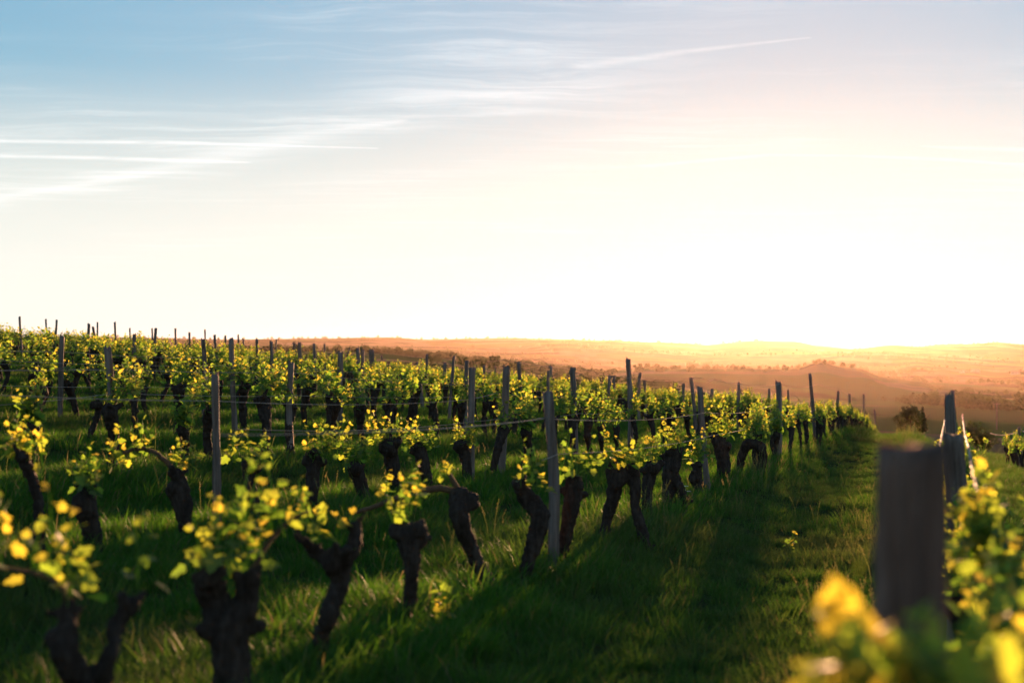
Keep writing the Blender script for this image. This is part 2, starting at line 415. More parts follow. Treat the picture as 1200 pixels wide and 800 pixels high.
# ------------------------------------------------------------------ vines
def wood_mat(name, c0, c1, c2, scale, stretch, bump):
    m, nt, out = new_mat(name)
    tc_ = nt.node('ShaderNodeTexCoord'); mp = nt.node('ShaderNodeMapping'); mp.inputs['Scale'].default_value = (1, 1, stretch)
    nt.l.new(tc_.outputs['Object'], mp.inputs[0])
    inf = nt.node('ShaderNodeObjectInfo')
    off = nt.node('ShaderNodeCombineXYZ'); 
    for k in range(3): nt.l.new(nt.math('MULTIPLY', inf.outputs['Random'], 7.3 + k), off.inputs[k])
    v = nt.vmath('ADD', mp.outputs[0], off.outputs[0])
    a = nt.noise(v, scale, 8, .65, .3); b = nt.noise(v, scale * 4, 5, .6)
    c = nt.ramp(a, [(.3, c0), (.52, c1), (.75, c2)])
    c = nt.mix(nt.math('MULTIPLY', b, .5), c, c0)
    c = nt.mix(nt.math('MULTIPLY', inf.outputs['Random'], .35), c, nt.mix(.5, c, c1))
    bs = nt.node('ShaderNodeBsdfPrincipled'); nt.l.new(c, bs.inputs['Base Color']); bs.inputs['Roughness'].default_value = .9
    bs.inputs['Specular IOR Level'].default_value = .15
    bp = nt.node('ShaderNodeBump'); bp.inputs['Strength'].default_value = bump; bp.inputs['Distance'].default_value = .01
    nt.l.new(nt.math('ADD', a, nt.math('MULTIPLY', b, .5)), bp.inputs['Height']); nt.l.new(bp.outputs[0], bs.inputs['Normal'])
    nt.l.new(bs.outputs[0], out.inputs[0]); return m
BARK = wood_mat('old vine bark', (.018, .012, .009), (.048, .034, .025), (.11, .082, .062), 26, .22, .9)
CANE = wood_mat('brown one year cane', (.06, .035, .02), (.12, .075, .042), (.18, .12, .07), 30, .2, .4)
POST = wood_mat('weathered grey stake', (.065, .047, .037), (.21, .165, .135), (.38, .32, .275), 26, .045, 1.0)
OLDPOST = wood_mat('dark split stake', (.045, .022, .016), (.23, .14, .10), (.44, .33, .26), 15, .08, 1.0)
LEAF = leafy_mat('young vine leaf', [(0, (.050, .090, .034)), (.4, (.092, .138, .054)), (.75, (.130, .160, .060)), (1, (.18, .17, .06))],
                 [(0, (.14, .30, .028)), (.4, (.23, .43, .036)), (.72, (.44, .55, .046)), (1, (.76, .65, .06))], .55, .6)

def tube(pts, rad, n=8, cap=True):
    """closed tube along a bent line, as verts and faces"""
    pts = [Vector(p) for p in pts]; V, Fc = [], []
    ref = Vector((.3, .9, .1))
    for i, p in enumerate(pts):
        d = (pts[min(i + 1, len(pts) - 1)] - pts[max(i - 1, 0)]).normalized()
        a = d.cross(ref)
        if a.length < .1: a = d.cross(Vector((1, 0, 0)))
        a.normalize(); b = d.cross(a)
        for k in range(n):
            t = 6.28318 * k / n
            V.append(p + (a * math.cos(t) + b * math.sin(t)) * rad[i])
    for i in range(len(pts) - 1):
        for k in range(n):
            Fc.append((i * n + k, i * n + (k + 1) % n, (i + 1) * n + (k + 1) % n, (i + 1) * n + k))
    if cap: Fc.append(tuple(range(n))[::-1]); Fc.append(tuple((len(pts) - 1) * n + k for k in range(n)))
    return V, Fc
def smooth_line(pts, rad, step=.03):
    """Catmull-Rom through the joints"""
    P = [Vector(p) for p in pts]; out, ro = [], []
    for i in range(len(P) - 1):
        a = P[i - 1] if i else P[i] * 2 - P[i + 1]; b, c = P[i], P[i + 1]
        d = P[i + 2] if i + 2 < len(P) else P[i + 1] * 2 - P[i]
        n = max(2, int((c - b).length / step))
        for k in range(n):
            t = k / n
            out.append(.5 * ((2 * b) + (c - a) * t + (2 * a - 5 * b + 4 * c - d) * t * t + (3 * b - a - 3 * c + d) * t ** 3))
            ro.append(rad[i] * (1 - t) + rad[i + 1] * t)
    out.append(P[-1]); ro.append(rad[-1]); return out, ro

def knotty(name, limbs, knots, voxel, seed, amp=1.0):
    """one continuous gnarled trunk: limbs and knots fused into one skin, then roughened like bark"""
    bm = bmesh.new()
    for pts, rad in limbs:
        p, r = smooth_line(pts, rad)
        V, Fc = tube(p, r, 10)
        vs = [bm.verts.new(v) for v in V]
        for f in Fc: bm.faces.new([vs[k] for k in f])
        for q_, r_ in ((p[-1], r[-1]),):
            bmesh.ops.create_icosphere(bm, subdivisions=2, radius=r_ * 1.05, matrix=__import__('mathutils').Matrix.Translation(q_))
    for q_, r_ in knots:
        bmesh.ops.create_icosphere(bm, subdivisions=2, radius=r_, matrix=__import__('mathutils').Matrix.Translation(Vector(q_)))
    me = bpy.data.meshes.new(name); bm.to_mesh(me); bm.free()
    o = bpy.data.objects.new('t', me); col.objects.link(o)
    md = o.modifiers.new('r', 'REMESH'); md.mode = 'VOXEL'; md.voxel_size = voxel; md.use_smooth_shade = True
    sm = o.modifiers.new('s', 'SMOOTH'); sm.iterations = 3; sm.factor = .5
    dg = bpy.context.evaluated_depsgraph_get()
    m2 = bpy.data.meshes.new_from_object(o.evaluated_get(dg)); m2.name = name
    bpy.data.objects.remove(o); bpy.data.meshes.remove(me)
    nv = len(m2.vertices); co = np.empty(nv * 3, np.float32); m2.vertices.foreach_get('co', co); co = co.reshape(-1, 3)
    no = np.empty(nv * 3, np.float32); m2.vertices.foreach_get('normal', no); no = no.reshape(-1, 3)
    dsp = np.empty(nv, np.float32); s = seed * 3.17
    for i in range(nv):
        x, y, z = co[i]
        a = mnoise.noise((x * 13 + s, y * 13, z * 9)); b = mnoise.noise((x * 55 + s, y * 55, z * 11)); c = mnoise.noise((x * 30, y * 30 + s, z * 38))
        dsp[i] = .014 * a + .013 * (abs(b) * -2 + .6) + .008 * c
    co += no * (dsp * amp)[:, None]
    m2.vertices.foreach_set('co', co.ravel()); m2.update()
    m2.polygons.foreach_set('use_smooth', np.ones(len(m2.polygons), bool))
    m2.materials.clear(); m2.materials.append(BARK)
    return m2

half = [(.0, .0), (.20, -.13), (.46, .02), (.36, .22), (.56, .48), (.33, .56), (.22, .84), (0, 1.0)]
LT = half + [(-x, y) for x, y in half[1:-1][::-1]]
LEAF_NEAR = (np.array([(0, .36, 0)] + [(x, y, .10 * abs(x) * 1.6 - .22 * max(0, y - .3) ** 2 - .12 * x * x) for x, y in LT]),
             [np.array([(0, 1 + k, 1 + (k + 1) % len(LT)) for k in range(len(LT))])])
LEAF_FAR = (np.array([(0, 0, 0), (.48, .02, .08), (.46, .58, .05), (0, 1, -.12), (-.46, .58, .05), (-.48, .02, .08)]), [np.array([(0, 1, 2, 3), (0, 3, 4, 5)])])

def leaves_mesh(tmpl, pos, yaw, pitch, roll, size):
    B, faces = tmpl
    n = len(pos); cy, sy = np.cos(yaw), np.sin(yaw); cp, sp_ = np.cos(pitch), np.sin(pitch); cr, sr = np.cos(roll), np.sin(roll)
    # Rz(yaw) Rx(pitch) Ry(roll)
    M = np.empty((n, 3, 3))
    rx = np.zeros((n, 3, 3)); rx[:, 0, 0] = 1; rx[:, 1, 1] = cp; rx[:, 1, 2] = -sp_; rx[:, 2, 1] = sp_; rx[:, 2, 2] = cp
    rz_ = np.zeros((n, 3, 3)); rz_[:, 2, 2] = 1; rz_[:, 0, 0] = cy; rz_[:, 0, 1] = -sy; rz_[:, 1, 0] = sy; rz_[:, 1, 1] = cy
    ry = np.zeros((n, 3, 3)); ry[:, 1, 1] = 1; ry[:, 0, 0] = cr; ry[:, 0, 2] = sr; ry[:, 2, 0] = -sr; ry[:, 2, 2] = cr
    M = rz_ @ rx @ ry
    V = np.einsum('nij,kj->nki', M, B) * size[:, None, None] + pos[:, None, :]
    off = (np.arange(n) * len(B))[:, None, None]
    return V.reshape(-1, 3), [(f[None] + off).reshape(-1, f.shape[1]) for f in faces]

def make_foliage(name, sources, tmpl, seed, nshoot, length, spread, per=.05, lsize=(.05, .085), stems=True, bright=0.0):
    """shoots that rise from the given points with leaves at every node; sources: (point, lateral reach)"""
    rg = np.random.default_rng(seed)
    pos, yaw, pit, rol, siz, tin = [], [], [], [], [], []
    SV, SF, ST = [], [], []
    for i in range(nshoot):
        s = Vector(sources[i % len(sources)]) + Vector(rg.normal(0, .02, 3))
        L = length * rg.uniform(.5, 1.2)
        a = rg.uniform(0, 6.283); tilt = rg.normal(0, spread * .8)
        d = Vector((math.cos(a) * abs(tilt) * .7, math.sin(a) * abs(tilt), 1)).normalized()
        bend = Vector((rg.normal(0, .45), rg.normal(0, .5), -.10))
        pts = []; p = s.copy(); n = max(3, int(L / per))
        base_t = np.clip(rg.normal(.48 + bright, .2), 0, 1)
        for k in range(n + 1):
            pts.append(p.copy()); u = k / n
            if k or rg.random() < .5:
                for rep in range(2 if rg.random() < .45 else 1):
                    la = a + k * 2.5 + rg.normal(0, .7)
                    pet = rg.uniform(.02, .055) * (1.15 - u)
                    pos.append(p + Vector((math.cos(la) * pet, math.sin(la) * pet, rg.uniform(0, .025))))
                    yaw.append(la - math.pi / 2 + rg.normal(0, .5)); pit.append(rg.normal(-.15 + .9 * u, .55)); rol.append(rg.normal(0, .5))
                    siz.append(rg.uniform(*lsize) * (1.12 - .62 * u)); tin.append(np.clip(base_t + .32 * (u - .35) + rg.normal(0, .13), 0, 1))
            p = p + (d + bend * u * .6).normalized() * (L / n)
        if stems:
            V, Fc = tube(pts, [.0035 * (1 - .6 * k / n) for k in range(n + 1)], 4, False)
            b = len(SV); SV += [tuple(v) for v in V]; SF += [tuple(b + q_ for q_ in f) for f in Fc]; ST += [.35] * len(V)
    pos = np.array([tuple(p) for p in pos]); V, fs = leaves_mesh(tmpl, pos, np.array(yaw), np.array(pit), np.array(rol), np.array(siz))
    T = np.repeat(np.array(tin), len(tmpl[0]))
    if SV:
        fs = fs + [np.array(SF) + len(V)]; V = np.concatenate([V, np.array(SV)]); T = np.concatenate([T, ST])
    me = np_mesh(name, V, fs, {'tint': T}); me.materials.append(LEAF)
    return me

def make_cane(name, pts, rad):
    p, r = smooth_line(pts, rad, .025)
    p = [q_ + Vector((mnoise.noise(q_ * 23), mnoise.noise(q_ * 23 + Vector((5, 0, 0))), mnoise.noise(q_ * 23 + Vector((0, 9, 0))))) * .008 for q_ in p]
    V, Fc = tube(p, r, 7)
    me = np_mesh(name, [tuple(v) for v in V], [np.array([f for f in Fc if len(f) == 4]), np.array([f for f in Fc if len(f) == 7])], smooth=True)
    me.materials.append(CANE); return me

RZ = -TH                                                 # local y along the row, local x to the right of it
def vine(x, y, rz, trunk, foliage, canes, label, group, sink=.03):
    e = empty('grapevine', (x, y, hz1(x, y) - sink), rz)
    tag(e, label, 'grapevine', group)
    link('trunk', trunk, None, e); link('foliage', foliage, None, e)
    for c in canes: link('cane', c, None, e)
    return e

# --- kinds of vine for the rows: each a trunk, its canes and its leaves
def kind(seed, voxel, tmpl, nsh, length, lsize, stems=True, bright=0.0, arms=1.0):
    rg = random.Random(seed)
    H = rg.uniform(.46, .60); lx, ly = rg.gauss(0, .05), rg.gauss(0, .08)
    mx_, my_ = lx * .4 + rg.gauss(0, .035), ly * .4 + rg.gauss(0, .05)
    rb = rg.uniform(.029, .044)
    head = Vector((lx, ly, H))
    limbs = [([(0, 0, -.05), (mx_ * .5, my_ * .5, H * .3), (mx_, my_, H * .62), head], [rb * 1.25, rb * .9, rb, rb * 1.5])]
    knots = [(head + Vector((rg.gauss(0, .02), rg.gauss(0, .03), -.02)), rb * rg.uniform(1.1, 1.55)) for _ in range(2)]
    knots.append((Vector((mx_, my_, H * .62)) + Vector((rg.gauss(0, .02), rg.gauss(0, .02), 0)), rb * 1.12))
    src = [head + Vector((0, 0, .06))]; canes = []
    for _ in range(4):                                           # stubs left by years of pruning
        a_ = rg.uniform(0, 6.283); l = rg.uniform(.03, .075); s0 = head + Vector((rg.gauss(0, .015), rg.gauss(0, .02), rg.uniform(-.07, .02)))
        d_ = Vector((math.cos(a_), math.sin(a_), rg.uniform(.1, 1.2))).normalized(); k_ = rb * rg.uniform(.35, .6)
        limbs.append(([s0, s0 + d_ * (rb + l) * .6, s0 + d_ * (rb + l)], [k_ * 1.3, k_, k_ * .7]))
    for sgn in (-1, 1):
        k = rg.random()
        if k < .75 * arms:                                              # a short arm with a spur on its end
            l = rg.uniform(.08, .24) * arms; tip = head + Vector((rg.gauss(0, .05), sgn * l, rg.uniform(.03, .14)))
            limbs.append(([head + Vector((0, 0, -.03)), head + Vector((0, sgn * l * .55, .01)), tip], [rb * .8, rb * .55, rb * .36]))
            src.append(tip)
        if rg.random() < .55:                                    # a fruiting cane bent down along the wire
            l = rg.uniform(.3, .5); h0 = head + Vector((0, sgn * .03, .02))
            pts = [h0, h0 + Vector((0, sgn * l * .3, .14)), h0 + Vector((rg.gauss(0, .02), sgn * l * .7, .13)), h0 + Vector((rg.gauss(0, .03), sgn * l, .07))]
            canes.append(make_cane('cane', pts, [.009, .007, .006, .004])); src += pts[1:]
    tr = knotty('vine_trunk', limbs, knots, voxel, seed)
    fo = make_foliage('vine_foliage', src, tmpl, seed, nsh, length, .45, lsize=lsize, stems=stems, bright=bright)
    look = 'leaning' if abs(ly) > .1 or abs(lx) > .07 else 'stocky' if rb > .039 else 'slim' if rb < .033 else 'cane-bearing' if canes else 'knotty'
    return tr, fo, canes, look
KINDS = [kind(100 + k, .010, LEAF_NEAR, 19, .24, (.036, .084), True, .03, .7) for k in range(8)]          # full leafed vines of the far rows
YOUNG = [kind(140 + k, .008, LEAF_NEAR, 7 + k % 4, .18, (.042, .078), True, .06, .45) for k in range(8)]      # later vines of the near rows, still thin in leaf
ORD = ['first', 'second', 'third', 'fourth', 'fifth', 'sixth', 'seventh', 'eighth', 'ninth', 'tenth', 'eleventh', 'twelfth', 'thirteenth', 'fourteenth', 'fifteenth', 'sixteenth', 'seventeenth', 'eighteenth']
def row_x(t, p):
    x, y = to_xy(t, p); return 600 + F * x / y, y

# ------------------------------------------------------------------ stakes
# (photo column of the top, row of the top, width in photo pixels, column of the foot)
STAKES = [(23, 371, 2.6, 27), (53.5, 374, 2, 54), (66, 374.5, 2.8, 59), (72.5, 394, 6, 71), (104, 379.5, 3, 103), (109, 383, 3, 118), (114, 377.5, 2, 114.5), (134.5, 377.5, 2.4, 136),
          (152, 384.5, 2, 152), (157.5, 392, 4, 159), (178, 384.5, 2, 178), (182.5, 384.5, 3, 181.5), (205.5, 385, 2.4, 206), (222, 389.5, 2.6, 222), (237.5, 397.5, 5, 236), (240, 386, 2, 240),
          (251.5, 392.5, 3, 257), (264, 393, 2.4, 267), (271, 397, 6, 277), (279, 392, 2, 279.5), (285, 397.5, 2, 285), (126, 408, 9, 132), (252, 439.5, 10, 255),
          (301, 397.5, 3, 302), (318, 400, 4, 320), (324, 397.5, 2, 324), (344.5, 401, 3, 348), (351, 401, 4, 351), (341, 424.5, 7.5, 344), (368, 403, 3.2, 369.5), (380, 403, 2.4, 380),
          (394, 411, 2, 394), (399, 413, 6, 399), (409, 409, 2.5, 410), (419, 407.5, 4, 425), (425, 410.5, 4, 427), (434, 410, 3, 435), (437, 410, 3, 438), (447, 416, 2, 447),
          (489, 424, 3.6, 496), (500, 415, 3, 501), (521, 425, 3.6, 521), (532, 417, 4.4, 525), (547.5, 423, 5, 547), (553.5, 430, 7, 553), (567, 428, 3, 567), (580, 429, 2.5, 584),
          (593, 430.5, 9, 585), (607.5, 424.5, 4.5, 610), (642.5, 435, 4, 643), (646, 429, 3.6, 643), (641.5, 459.5, 12, 646), (671, 431, 7, 675), (714.5, 440, 3.6, 713), (720, 441, 3.2, 717),
          (736, 421, 7, 737.5), (750, 437, 3.6, 750), (755, 446, 3, 755), (795, 456, 2.2, 795.5), (801, 449, 3, 801), (810, 443, 4.2, 816), (820, 453, 6.8, 832), (834.5, 455, 3, 834.5),
          (865.5, 447.5, 3.6, 865), (869, 459, 2.4, 869), (901, 455, 3, 902), (912, 448, 6.6, 911), (923.5, 456, 2.6, 923.5), (949, 438, 4.4, 956), (982, 458, 3.6, 981.5), (996, 461, 3, 999),
          (1012, 461, 3, 1011.5), (1024.5, 474, 2.6, 1024.5), (1034.5, 482, 2.4, 1035), (1042, 483, 2.4, 1042)]
ROWONE = {641.5, 820, 912, 949, 982, 996, 1012, 1024.5, 1034.5, 1042}
ROWTWO = {252, 593, 736, 810, 865.5, 901}
def stake_mesh(h, wid, lean, seed, square=False):
    rg = random.Random(seed); n = 14 if not square else 72
    top = Vector((lean, rg.gauss(0, .03), h)); bow = Vector((rg.gauss(0, .022), rg.gauss(0, .022), 0))
    rings, V, Fc = 16 if not square else 40, [], []
    prof = [(1 + rg.uniform(-.22, .20)) for _ in range(n)]
    for i in range(rings + 1):
        u = i / rings; c = Vector((0, 0, -.25)).lerp(top, u) + bow * math.sin(u * 3.14)
        r = wid * .5 * (1.08 - .16 * u)
        for k in range(n):
            a = 6.28318 * k / n; rr = r * prof[k]
            if square: rr = r * min(1.28, 1 / max(abs(math.cos(a)), abs(math.sin(a)))) * (1 + (prof[k] - 1) * .45)
            rr *= 1 + (.08 if square else .24) * mnoise.noise(Vector((math.cos(a) * 2, math.sin(a) * 2 + seed, u * h * 3.5))) + .10 * mnoise.noise(Vector((math.cos(a) * 6, math.sin(a) * 6 + seed, u * h * 22)))
            if square:                                            # splits that run down the weathered faces
                rr *= 1 - .20 * max(0, mnoise.noise(Vector((a * 4.2 + seed, 0, u * h * 1.1))) - .12) - .03 * abs(mnoise.noise(Vector((a * 14, seed, u * h * 2))))
            V.append(c + Vector((math.cos(a) * rr, math.sin(a) * rr, (.9 * wid * mnoise.noise(Vector((math.cos(a) * 3 + seed, math.sin(a) * 3, 0)))) if i == rings and not square else .16 * wid * mnoise.noise(Vector((math.cos(a) * 4 + seed, math.sin(a) * 5, 0))) if i == rings else 0)))
    for i in range(rings):
        for k in range(n): Fc.append((i * n + k, i * n + (k + 1) % n, (i + 1) * n + (k + 1) % n, (i + 1) * n + k))
    b = len(V); V.append(top + Vector((0, 0, -wid * (.03 if square else .1))))
    T = [(b, rings * n + k, rings * n + (k + 1) % n) for k in range(n)]
    me = np_mesh('vine_stake', [tuple(v) for v in V], [np.array(Fc), np.array(T)], smooth=True); me.materials.append(POST)
    return me
stakes = []                                              # row, distance along it, height, width, sideways lean, tall or not
for (X, Y, wpx, Xb) in STAKES:
    best = None
    for k in range(1, 22):
        if X in ROWONE and k != 1: continue
        if X in ROWTWO and k != 2: continue
        if X not in ROWONE and k == 1: continue
        p = -ROW * k
        den = SU - (Xb - 600) / F * CU
        if den < .005: continue
        t = row_t(Xb, p)
        if t > (125 if k == 1 else 88): continue
        x, y = to_xy(t, p); h = EYE + (YH - Y) / F * y - hz1(x, y)
        if h < .95 or h > 3.0: continue
        sc_ = abs(math.log(y * wpx / 125.0)) + 2.2 * max(0, h - 1.75) + 1.5 * max(0, 1.15 - h)
        if best is None or sc_ < best[0]: best = (sc_, k, t, p, x, y, h, wpx)
    if best is None: continue
    _, k, t, p, x, y, h, wpx = best
    stakes.append(dict(k=k, t=t, p=p, x=x, y=y, h=min(h, 2.1), w=min(.105, max(.06, wpx * y / F)), lean=(X - Xb) * y / F, X=X))
stakes.sort(key=lambda s: (s['k'], s['t']))
SPECIAL = {641.5: 'slim pale stake in the first row left of the aisle, nearest to the camera', 820: 'stake leaning left over the grass edge, beside thick vines of the first row',
           912: 'straight thick stake glowing orange in the first row, just under the low sun', 949: 'tall slim stake leaning left in the first row, right of the sun',
           736: 'tall knobbly grey stake rising well above its neighbours in the second row', 593: 'broad dark stake tilting right among the trunks of the second row',
           252: 'bare grey stake standing alone behind the foreground leaves at the left', 126: 'weathered grey stake tilting left among the vines near the left edge',
           341: 'upright grey stake midway between the bare left stake and the broad dark one'}
nth = {}
for i, s in enumerate(stakes):
    nth[s['k']] = nth.get(s['k'], 0) + 1; s['n'] = nth[s['k']]
    e = link('vine_stake', stake_mesh(s['h'], s['w'], s['lean'], i + 1), None)
    e.location = (s['x'], s['y'], hz1(s['x'], s['y'])); e.rotation_euler = (0, 0, -math.atan2(s['x'], s['y']))
    lean = 'left-leaning' if s['lean'] < -.08 else 'right-leaning' if s['lean'] > .08 else 'upright'
    if s['X'] in SPECIAL: lab = SPECIAL[s['X']]; grp = 'stakes of the near rows'
    elif s['y'] < 34 or s['k'] == 1: lab = '%s grey stake, %s along the %s vine row left of the grass aisle' % (lean, ORD[s['n'] - 1], ORD[s['k'] - 1]); grp = 'stakes of the near rows'
    else:
        zone = 'against the pale sky' if s['X'] < 250 else 'left of the broad dark stake' if s['X'] < 585 else 'between the broad and the tall knobbly stake' if s['X'] < 736 else 'right of the tall knobbly one'; lab = '%s thin stake above the far vines, %s' % (lean, zone); grp = '%s stakes among the far vines on the %s' % (lean, 'skyline' if s['X'] < 250 else 'slope')
    tag(e, lab, 'stake', grp)
def right_p(t): return min(.36, .002 + .026 * t)
RIGHT_STAKES = [(1070, 524, 82, 1068, 2.1, 'thick blurred stake close to the camera with leaves at its foot'), (1117, 509, 23, 1117, 7.2, 'pale flat-faced stake right behind the thick blurred one'),
                (1112.5, 464, 12, 1111, 13, 'dark narrow stake sunlit along its edges behind the flat-faced one'), (1116, 457.5, 5, 1116, 22, 'thin dark stake peeping over the others in the right row')]
for i, (X, Y, wpx, Xb, y, lab) in enumerate(RIGHT_STAKES):
    x = (Xb - 600) / F * y; g = hz1(x, y); h = EYE + (YH - Y) / F * y - g
    e = link('vine_stake', stake_mesh(h, wpx * y / F, (X - Xb) * y / F, 70 + i, i < 2)); e.location = (x, y, g); e.rotation_euler = (0, 0, -math.atan2(x, y))
    if i == 0: e.data.materials[0] = OLDPOST
    tag(e, lab, 'stake', 'stakes of the right row'); t, p = to_tp(x, y)
    stakes.append(dict(k=0, t=t, p=p, x=x, y=y, h=h, w=.1, lean=0, X=X, n=i + 1))
for i, (X, h, t) in enumerate(((1192, 1.15, 31), (1178, 1.1, 37))):
    p = 2.55; x, y = to_xy(t, p)
    e = link('vine_stake', stake_mesh(h, .08, -.05, 90 + i)); e.location = (x, y, hz1(x, y))
    tag(e, ('short dark stake at the near end of the sunlit row on the far right', 'short dark stake deeper in the sunlit row on the far right')[i], 'stake', 'stakes of the far right row')
    stakes.append(dict(k=-1, t=t, p=p, x=x, y=y, h=h, w=.08, lean=0, X=X, n=i + 1))

# ------------------------------------------------------------------ wires
m, nt, out = new_mat('galvanised wire')
bs = nt.node('ShaderNodeBsdfPrincipled'); bs.inputs['Metallic'].default_value = .35; bs.inputs['Roughness'].default_value = .7
nt.l.new(nt.ramp(nt.noise(None, 9, 3), [(.35, (.18, .12, .08)), (.6, (.34, .28, .23))]), bs.inputs['Base Color']); nt.l.new(bs.outputs[0], out.inputs[0]); WIRE = m
def wire(p_of, t0, t1, zf, rad, label, group, knots, seed, fuzz=0):
    rg = random.Random(seed); ks = [t0] + sorted(t for t in knots if t0 < t < t1) + [t1]
    pts = []
    for a, b in zip(ks[:-1], ks[1:]):
        n = max(3, int((b - a) / .5)); sag = .006 * (b - a) * rg.uniform(.5, 1.4)
        for i in range(n):
            u = i / n; t = a + (b - a) * u; x, y = to_xy(t, p_of(t))
            ga = hz1(*to_xy(a, p_of(a))); gb = hz1(*to_xy(b, p_of(b)))
            pts.append(Vector((x, y, ga + (gb - ga) * u + zf(a) + (zf(b) - zf(a)) * u - sag * 4 * u * (1 - u))))
    if fuzz:
        fine = []
        for a, b in zip(pts[:-1], pts[1:]):
            n = int((b - a).length / .04) + 1
            fine += [a.lerp(b, i / n) + Vector((rg.gauss(0, fuzz), 0, rg.gauss(0, fuzz))) for i in range(n)]
        pts = fine
    V, Fc = tube(pts, [rad * (1 if not fuzz else rg.uniform(.6, 1.5)) for _ in pts], 5)
    me = np_mesh('trellis_wire', [tuple(v) for v in V], [np.array([f for f in Fc if len(f) == 4])], smooth=True); me.materials.append(WIRE)
    tag(link('trellis_wire', me), label, 'wire', group)
LEVEL = ['lower', 'middle', 'upper']
for k in range(1, 8):
    ks = [s['t'] for s in stakes if s['k'] == k]
    t00 = row_t(-60, -ROW * k); t1 = {1: 112}.get(k, 80)
    for li, z in enumerate((.70, .93, 1.28)[:3 if k < 3 else 2]):
        t0 = max(t00, (8.6, 4.5, 16)[li] if k == 1 else (9, 5, 15)[li] if k == 2 else t00)
        wire(lambda t, k=k, li=li: -ROW * k + (.045 if li != 1 else -.045), t0, t1, lambda t, z=z, k=k, li=li: z + .05 * math.sin(t * 1.3 + k * 2 + li) + (.12 * float(sstep(15, 32, t)) if k == 1 else 0), .0028,
             '%s fine wire strung along the %s vine row left of the aisle' % (LEVEL[li], ORD[k - 1]), 'trellis wires of the left rows', ks, 10 * k + li)
rk = [2.2, 7.4, 13.0, 22]
wire(lambda t: right_p(t) - .07, 4.6, 13.0, lambda t: 1.0 + .016 * min(t, 13), .0045, 'shaggy wire catching the sun left of the stakes in the right row', 'trellis wires of the right row', rk, 91, .0022)
wire(lambda t: right_p(t) + .07, 4.6, 13.0, lambda t: .98 + .022 * min(t, 13), .0045, 'shaggy wire catching the sun right of the stakes in the right row', 'trellis wires of the right row', rk, 92, .0022)
wire(lambda t: 2.55, 25, 52, lambda t: 1.02 + .05 * math.sin(t * .6), .008, 'sunlit wire along the top of the far right row', 'trellis wires of the far right row', [31, 37], 93, .006)

# ------------------------------------------------------------------ the vines nearest to the grass aisle, one by one
PORTRAYED = []
def portrait(Xb, p, limbs, knots, src, nsh, length, lsize, canes, label, seed, voxel=.009, per=.045, bright=.1):
    t = row_t(Xb, p); x, y = to_xy(t, p); g = hz1(x, y) - .02
    def L(q_, dy=0.0): return Vector(((q_[0] - Xb) / F * y, dy, EYE + (YH - q_[1]) / F * y - g))
    PORTRAYED.append((round(-p / ROW), t)); rg = random.Random(seed)
    lm = []
    for pts, rad in limbs:
        dys = [rg.gauss(0, .03) for _ in pts]; dys[0] = 0
        q_ = [L(a, b) for a, b in zip(pts, dys)]
        lm.append((q_, [r_ / F * y * .76 for r_ in rad]))
    for i in range(1, len(lm)): lm[i][0][0].y = 0
    for q_, r_ in list(lm):                                       # pruning stubs on the ends of the limbs
        for _ in range(3):
            an = rg.uniform(0, 6.283); d_ = Vector((math.cos(an), math.sin(an) * .6, rg.uniform(.0, 1.1))).normalized(); k_ = r_[-1] * rg.uniform(.3, .55) + .004
            s0 = q_[-1].lerp(q_[-2], rg.uniform(0, .5)); l = max(r_[-1], .02) + rg.uniform(.015, .05)
            lm.append(([s0, s0 + d_ * l * .6, s0 + d_ * l], [k_ * 1.3, k_, k_ * .7]))
    b0 = lm[0][0][0]
    if b0.z > -.04: lm[0][0].insert(0, Vector((b0.x, 0, -.06))); lm[0][1].insert(0, lm[0][1][0] * 1.15)
    tr = knotty('vine_trunk', lm, [(L(a), r_ / F * y * .80) for a, r_ in knots], voxel, seed, .9)
    fo = make_foliage('vine_foliage', [L(a, rg.gauss(0, .05)) for a in src], LEAF_NEAR, seed, nsh, length, .5, per, lsize, True, bright)
    cs = [make_cane('vine_cane', [L(a) for a in pts], [r_ / F * y for r_ in rad]) for pts, rad in canes]
    return vine(x, y, -math.atan2(x, y), tr, fo, cs, label, 'vines of the near rows', .02), t
P1 = -ROW
portrait(105, P1, [([(108, 945), (106, 860), (100, 800)], [26, 22, 25]), ([(100, 805), (80, 757), (82, 705)], [20, 23, 11]), ([(106, 805), (128, 765), (136, 730), (158, 706)], [17, 14, 12, 7])], [((76, 748), 22)],
         [(82, 700), (45, 668), (5, 655), (160, 702), (90, 690)], 13, .2, (.038, .066), [([(82, 705), (70, 680), (40, 668), (-10, 655)], [4, 3.4, 3, 2])], 'forked vine at the bottom left corner, nearest of the blurred ones', 1, .008)
portrait(272, P1, [([(276, 870), (272, 785), (270, 728)], [28, 26, 31]), ([(268, 735), (248, 695), (247, 672)], [26, 23, 17]), ([(276, 735), (291, 700), (293, 676)], [24, 18, 13])], [((249, 688), 21)],
         [(248, 665), (293, 668), (272, 650), (325, 615), (285, 625)], 17, .2, (.038, .066), [([(293, 674), (312, 640), (335, 615), (362, 600)], [3.6, 3, 2.6, 2])], 'stout vine with two blunt lobes under a bouquet of bright leaves', 2, .008)
portrait(390, P1, [([(392, 802), (377, 762), (385, 720), (399, 682), (392, 655)], [17, 12, 13, 15, 19]), ([(392, 660), (372, 650), (355, 632)], [13, 9, 6]), ([(398, 668), (413, 642), (420, 612)], [14, 10, 6])], [((394, 655), 17)],
         [(355, 630), (375, 640), (398, 642), (350, 615)], 9, .17, (.038, .066), [([(355, 632), (347, 615), (352, 598)], [3, 2.4, 1.6])], 'twisting vine with one bare arm raised to the right', 3)
